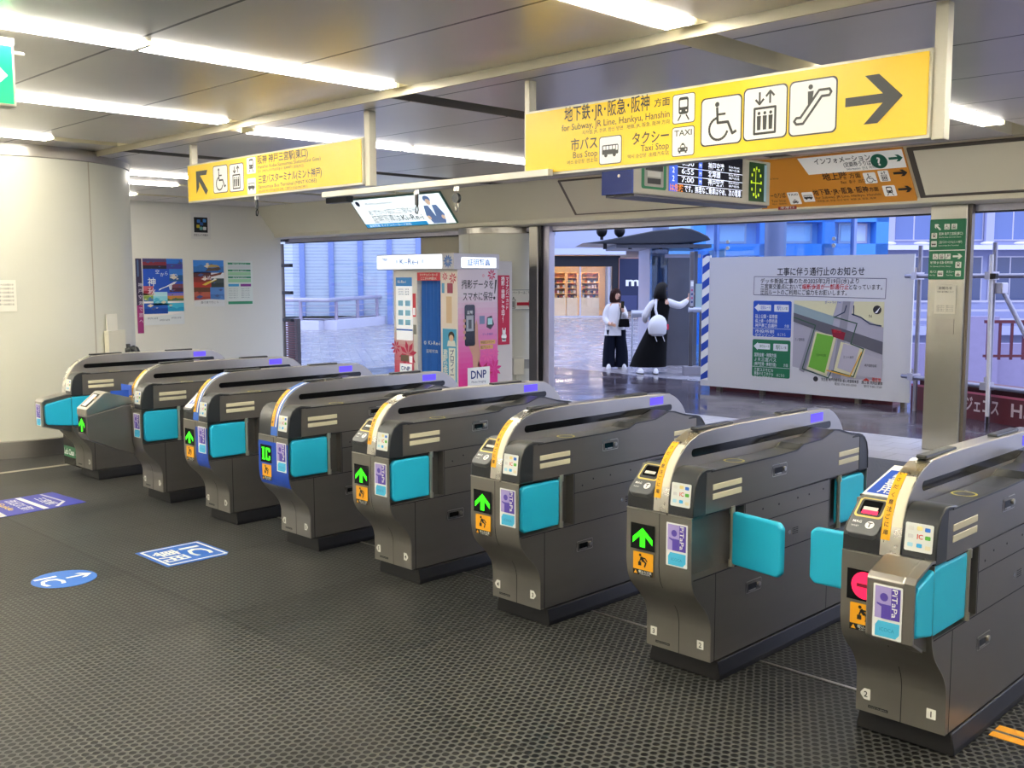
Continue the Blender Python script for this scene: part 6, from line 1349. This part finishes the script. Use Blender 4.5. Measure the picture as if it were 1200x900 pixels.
# office building beyond the pillar
t = thing('office_building', 'lavender office building with window bands and white ledge behind the pillar', 'building', (-17.0, 34.5, -3), R45)
MB().box(-1, 16, 0, 6, 0, 16).build('building_wall', wall_lav, t)
for k in range(9): MB().box(-.2 + k * 1.95, .12 + k * 1.95, -.25, 0, 6.0, 16).build('pilaster', mat('pilaster_pale', '#a8abcf', .4), t)
for k in range(8):
    facade(t, .12 + k * 1.95, 1.75 + k * 1.95, 6.0, 7.4, 1, 1, -.02, .06, .1, win_blue); facade(t, .12 + k * 1.95, 1.75 + k * 1.95, 7.4, 8.1, 1, 1, -.02, .06, .08, mat('window_light', '#a8c4f0', .2)); facade(t, .12 + k * 1.95, 1.75 + k * 1.95, 8.3, 10.2, 1, 1, -.02, .06, .12, win_blue)
MB().box(-1, 16, -.9, 0, 5.68, 5.86).build('ledge', mat('ledge_white', '#dcdcf0', .4), t)
for k in range(12): MB().ball((.4 + k * 1.3, -.6, 5.93), .16, 10, 6, None, (2.0, 1, .5)).build('ledge_lamp', MATS['ledge_white'], t, smooth=True)
for k in range(8): facade(t, .0 + k * 1.95, 1.8 + k * 1.95, 3.6, 5.5, 1, 1, -.02, .1, .1, win_dark)
for z in (3.0, 3.35, 3.7): MB().box(-1, 16, -1.3, -1.24, z - .04, z + .04).build('balcony_rail', lav_metal, t)
MB().box(-1, 16, -1.3, 0, 2.4, 2.75).build('balcony_slab', MATS['pilaster_pale'], t)
# concrete wall and dark red bar fence
struct(MB().prism([(-7.6, 22.0), (-6.75, 22.8), (-6.95, 23.0), (-7.8, 22.2)], 'z', -2, .66).build('concrete_wall', mat('concrete_lav', '#8d85a8', .6, noise=.1)))
struct(MB().prism([(-9.5, 20.6), (-2.0, 27.5), (-2.2, 27.7), (-9.7, 20.8)], 'z', -2, -.02).build('retaining_wall', MATS['concrete_lav']))
t = thing('bar_fence', 'dark red bar fence beyond the scaffold pipes', 'fence', (-5.1, 17.4, 0), R45)
fm_ = mat('fence_red', '#5a1a28', .45, .1)
for k in range(11): MB().box(k * .235, k * .235 + .045, -.02, .02, 0.0, .76).build('fence_bar', fm_, t)
MB().box(-.05, 2.6, -.03, .03, .72, .78).build('fence_rail', fm_, t); MB().box(-.05, 2.6, -.03, .03, .05, .10).build('fence_rail', fm_, t)
# the high street behind it all, closing the view
t = thing('street_building', 'tall grey blue building closing the view across the plaza', 'building', (-32, 34, 0), R45)
MB().box(-14, 22, 6, 12, 0, 18).build('building_wall', wall_lav, t)
for k in range(12):
    for j in range(3): wq = MB().box(-13 + k * 2.9, -11 + k * 2.9, 5.9, 6.0, 3.2 + j * 3, 5.2 + j * 3).build('window', lav_metal, t); MB().box(-12.9 + k * 2.9, -11.1 + k * 2.9, 5.87, 5.92, 3.3 + j * 3, 5.1 + j * 3).build('pane', win_blue, wq)
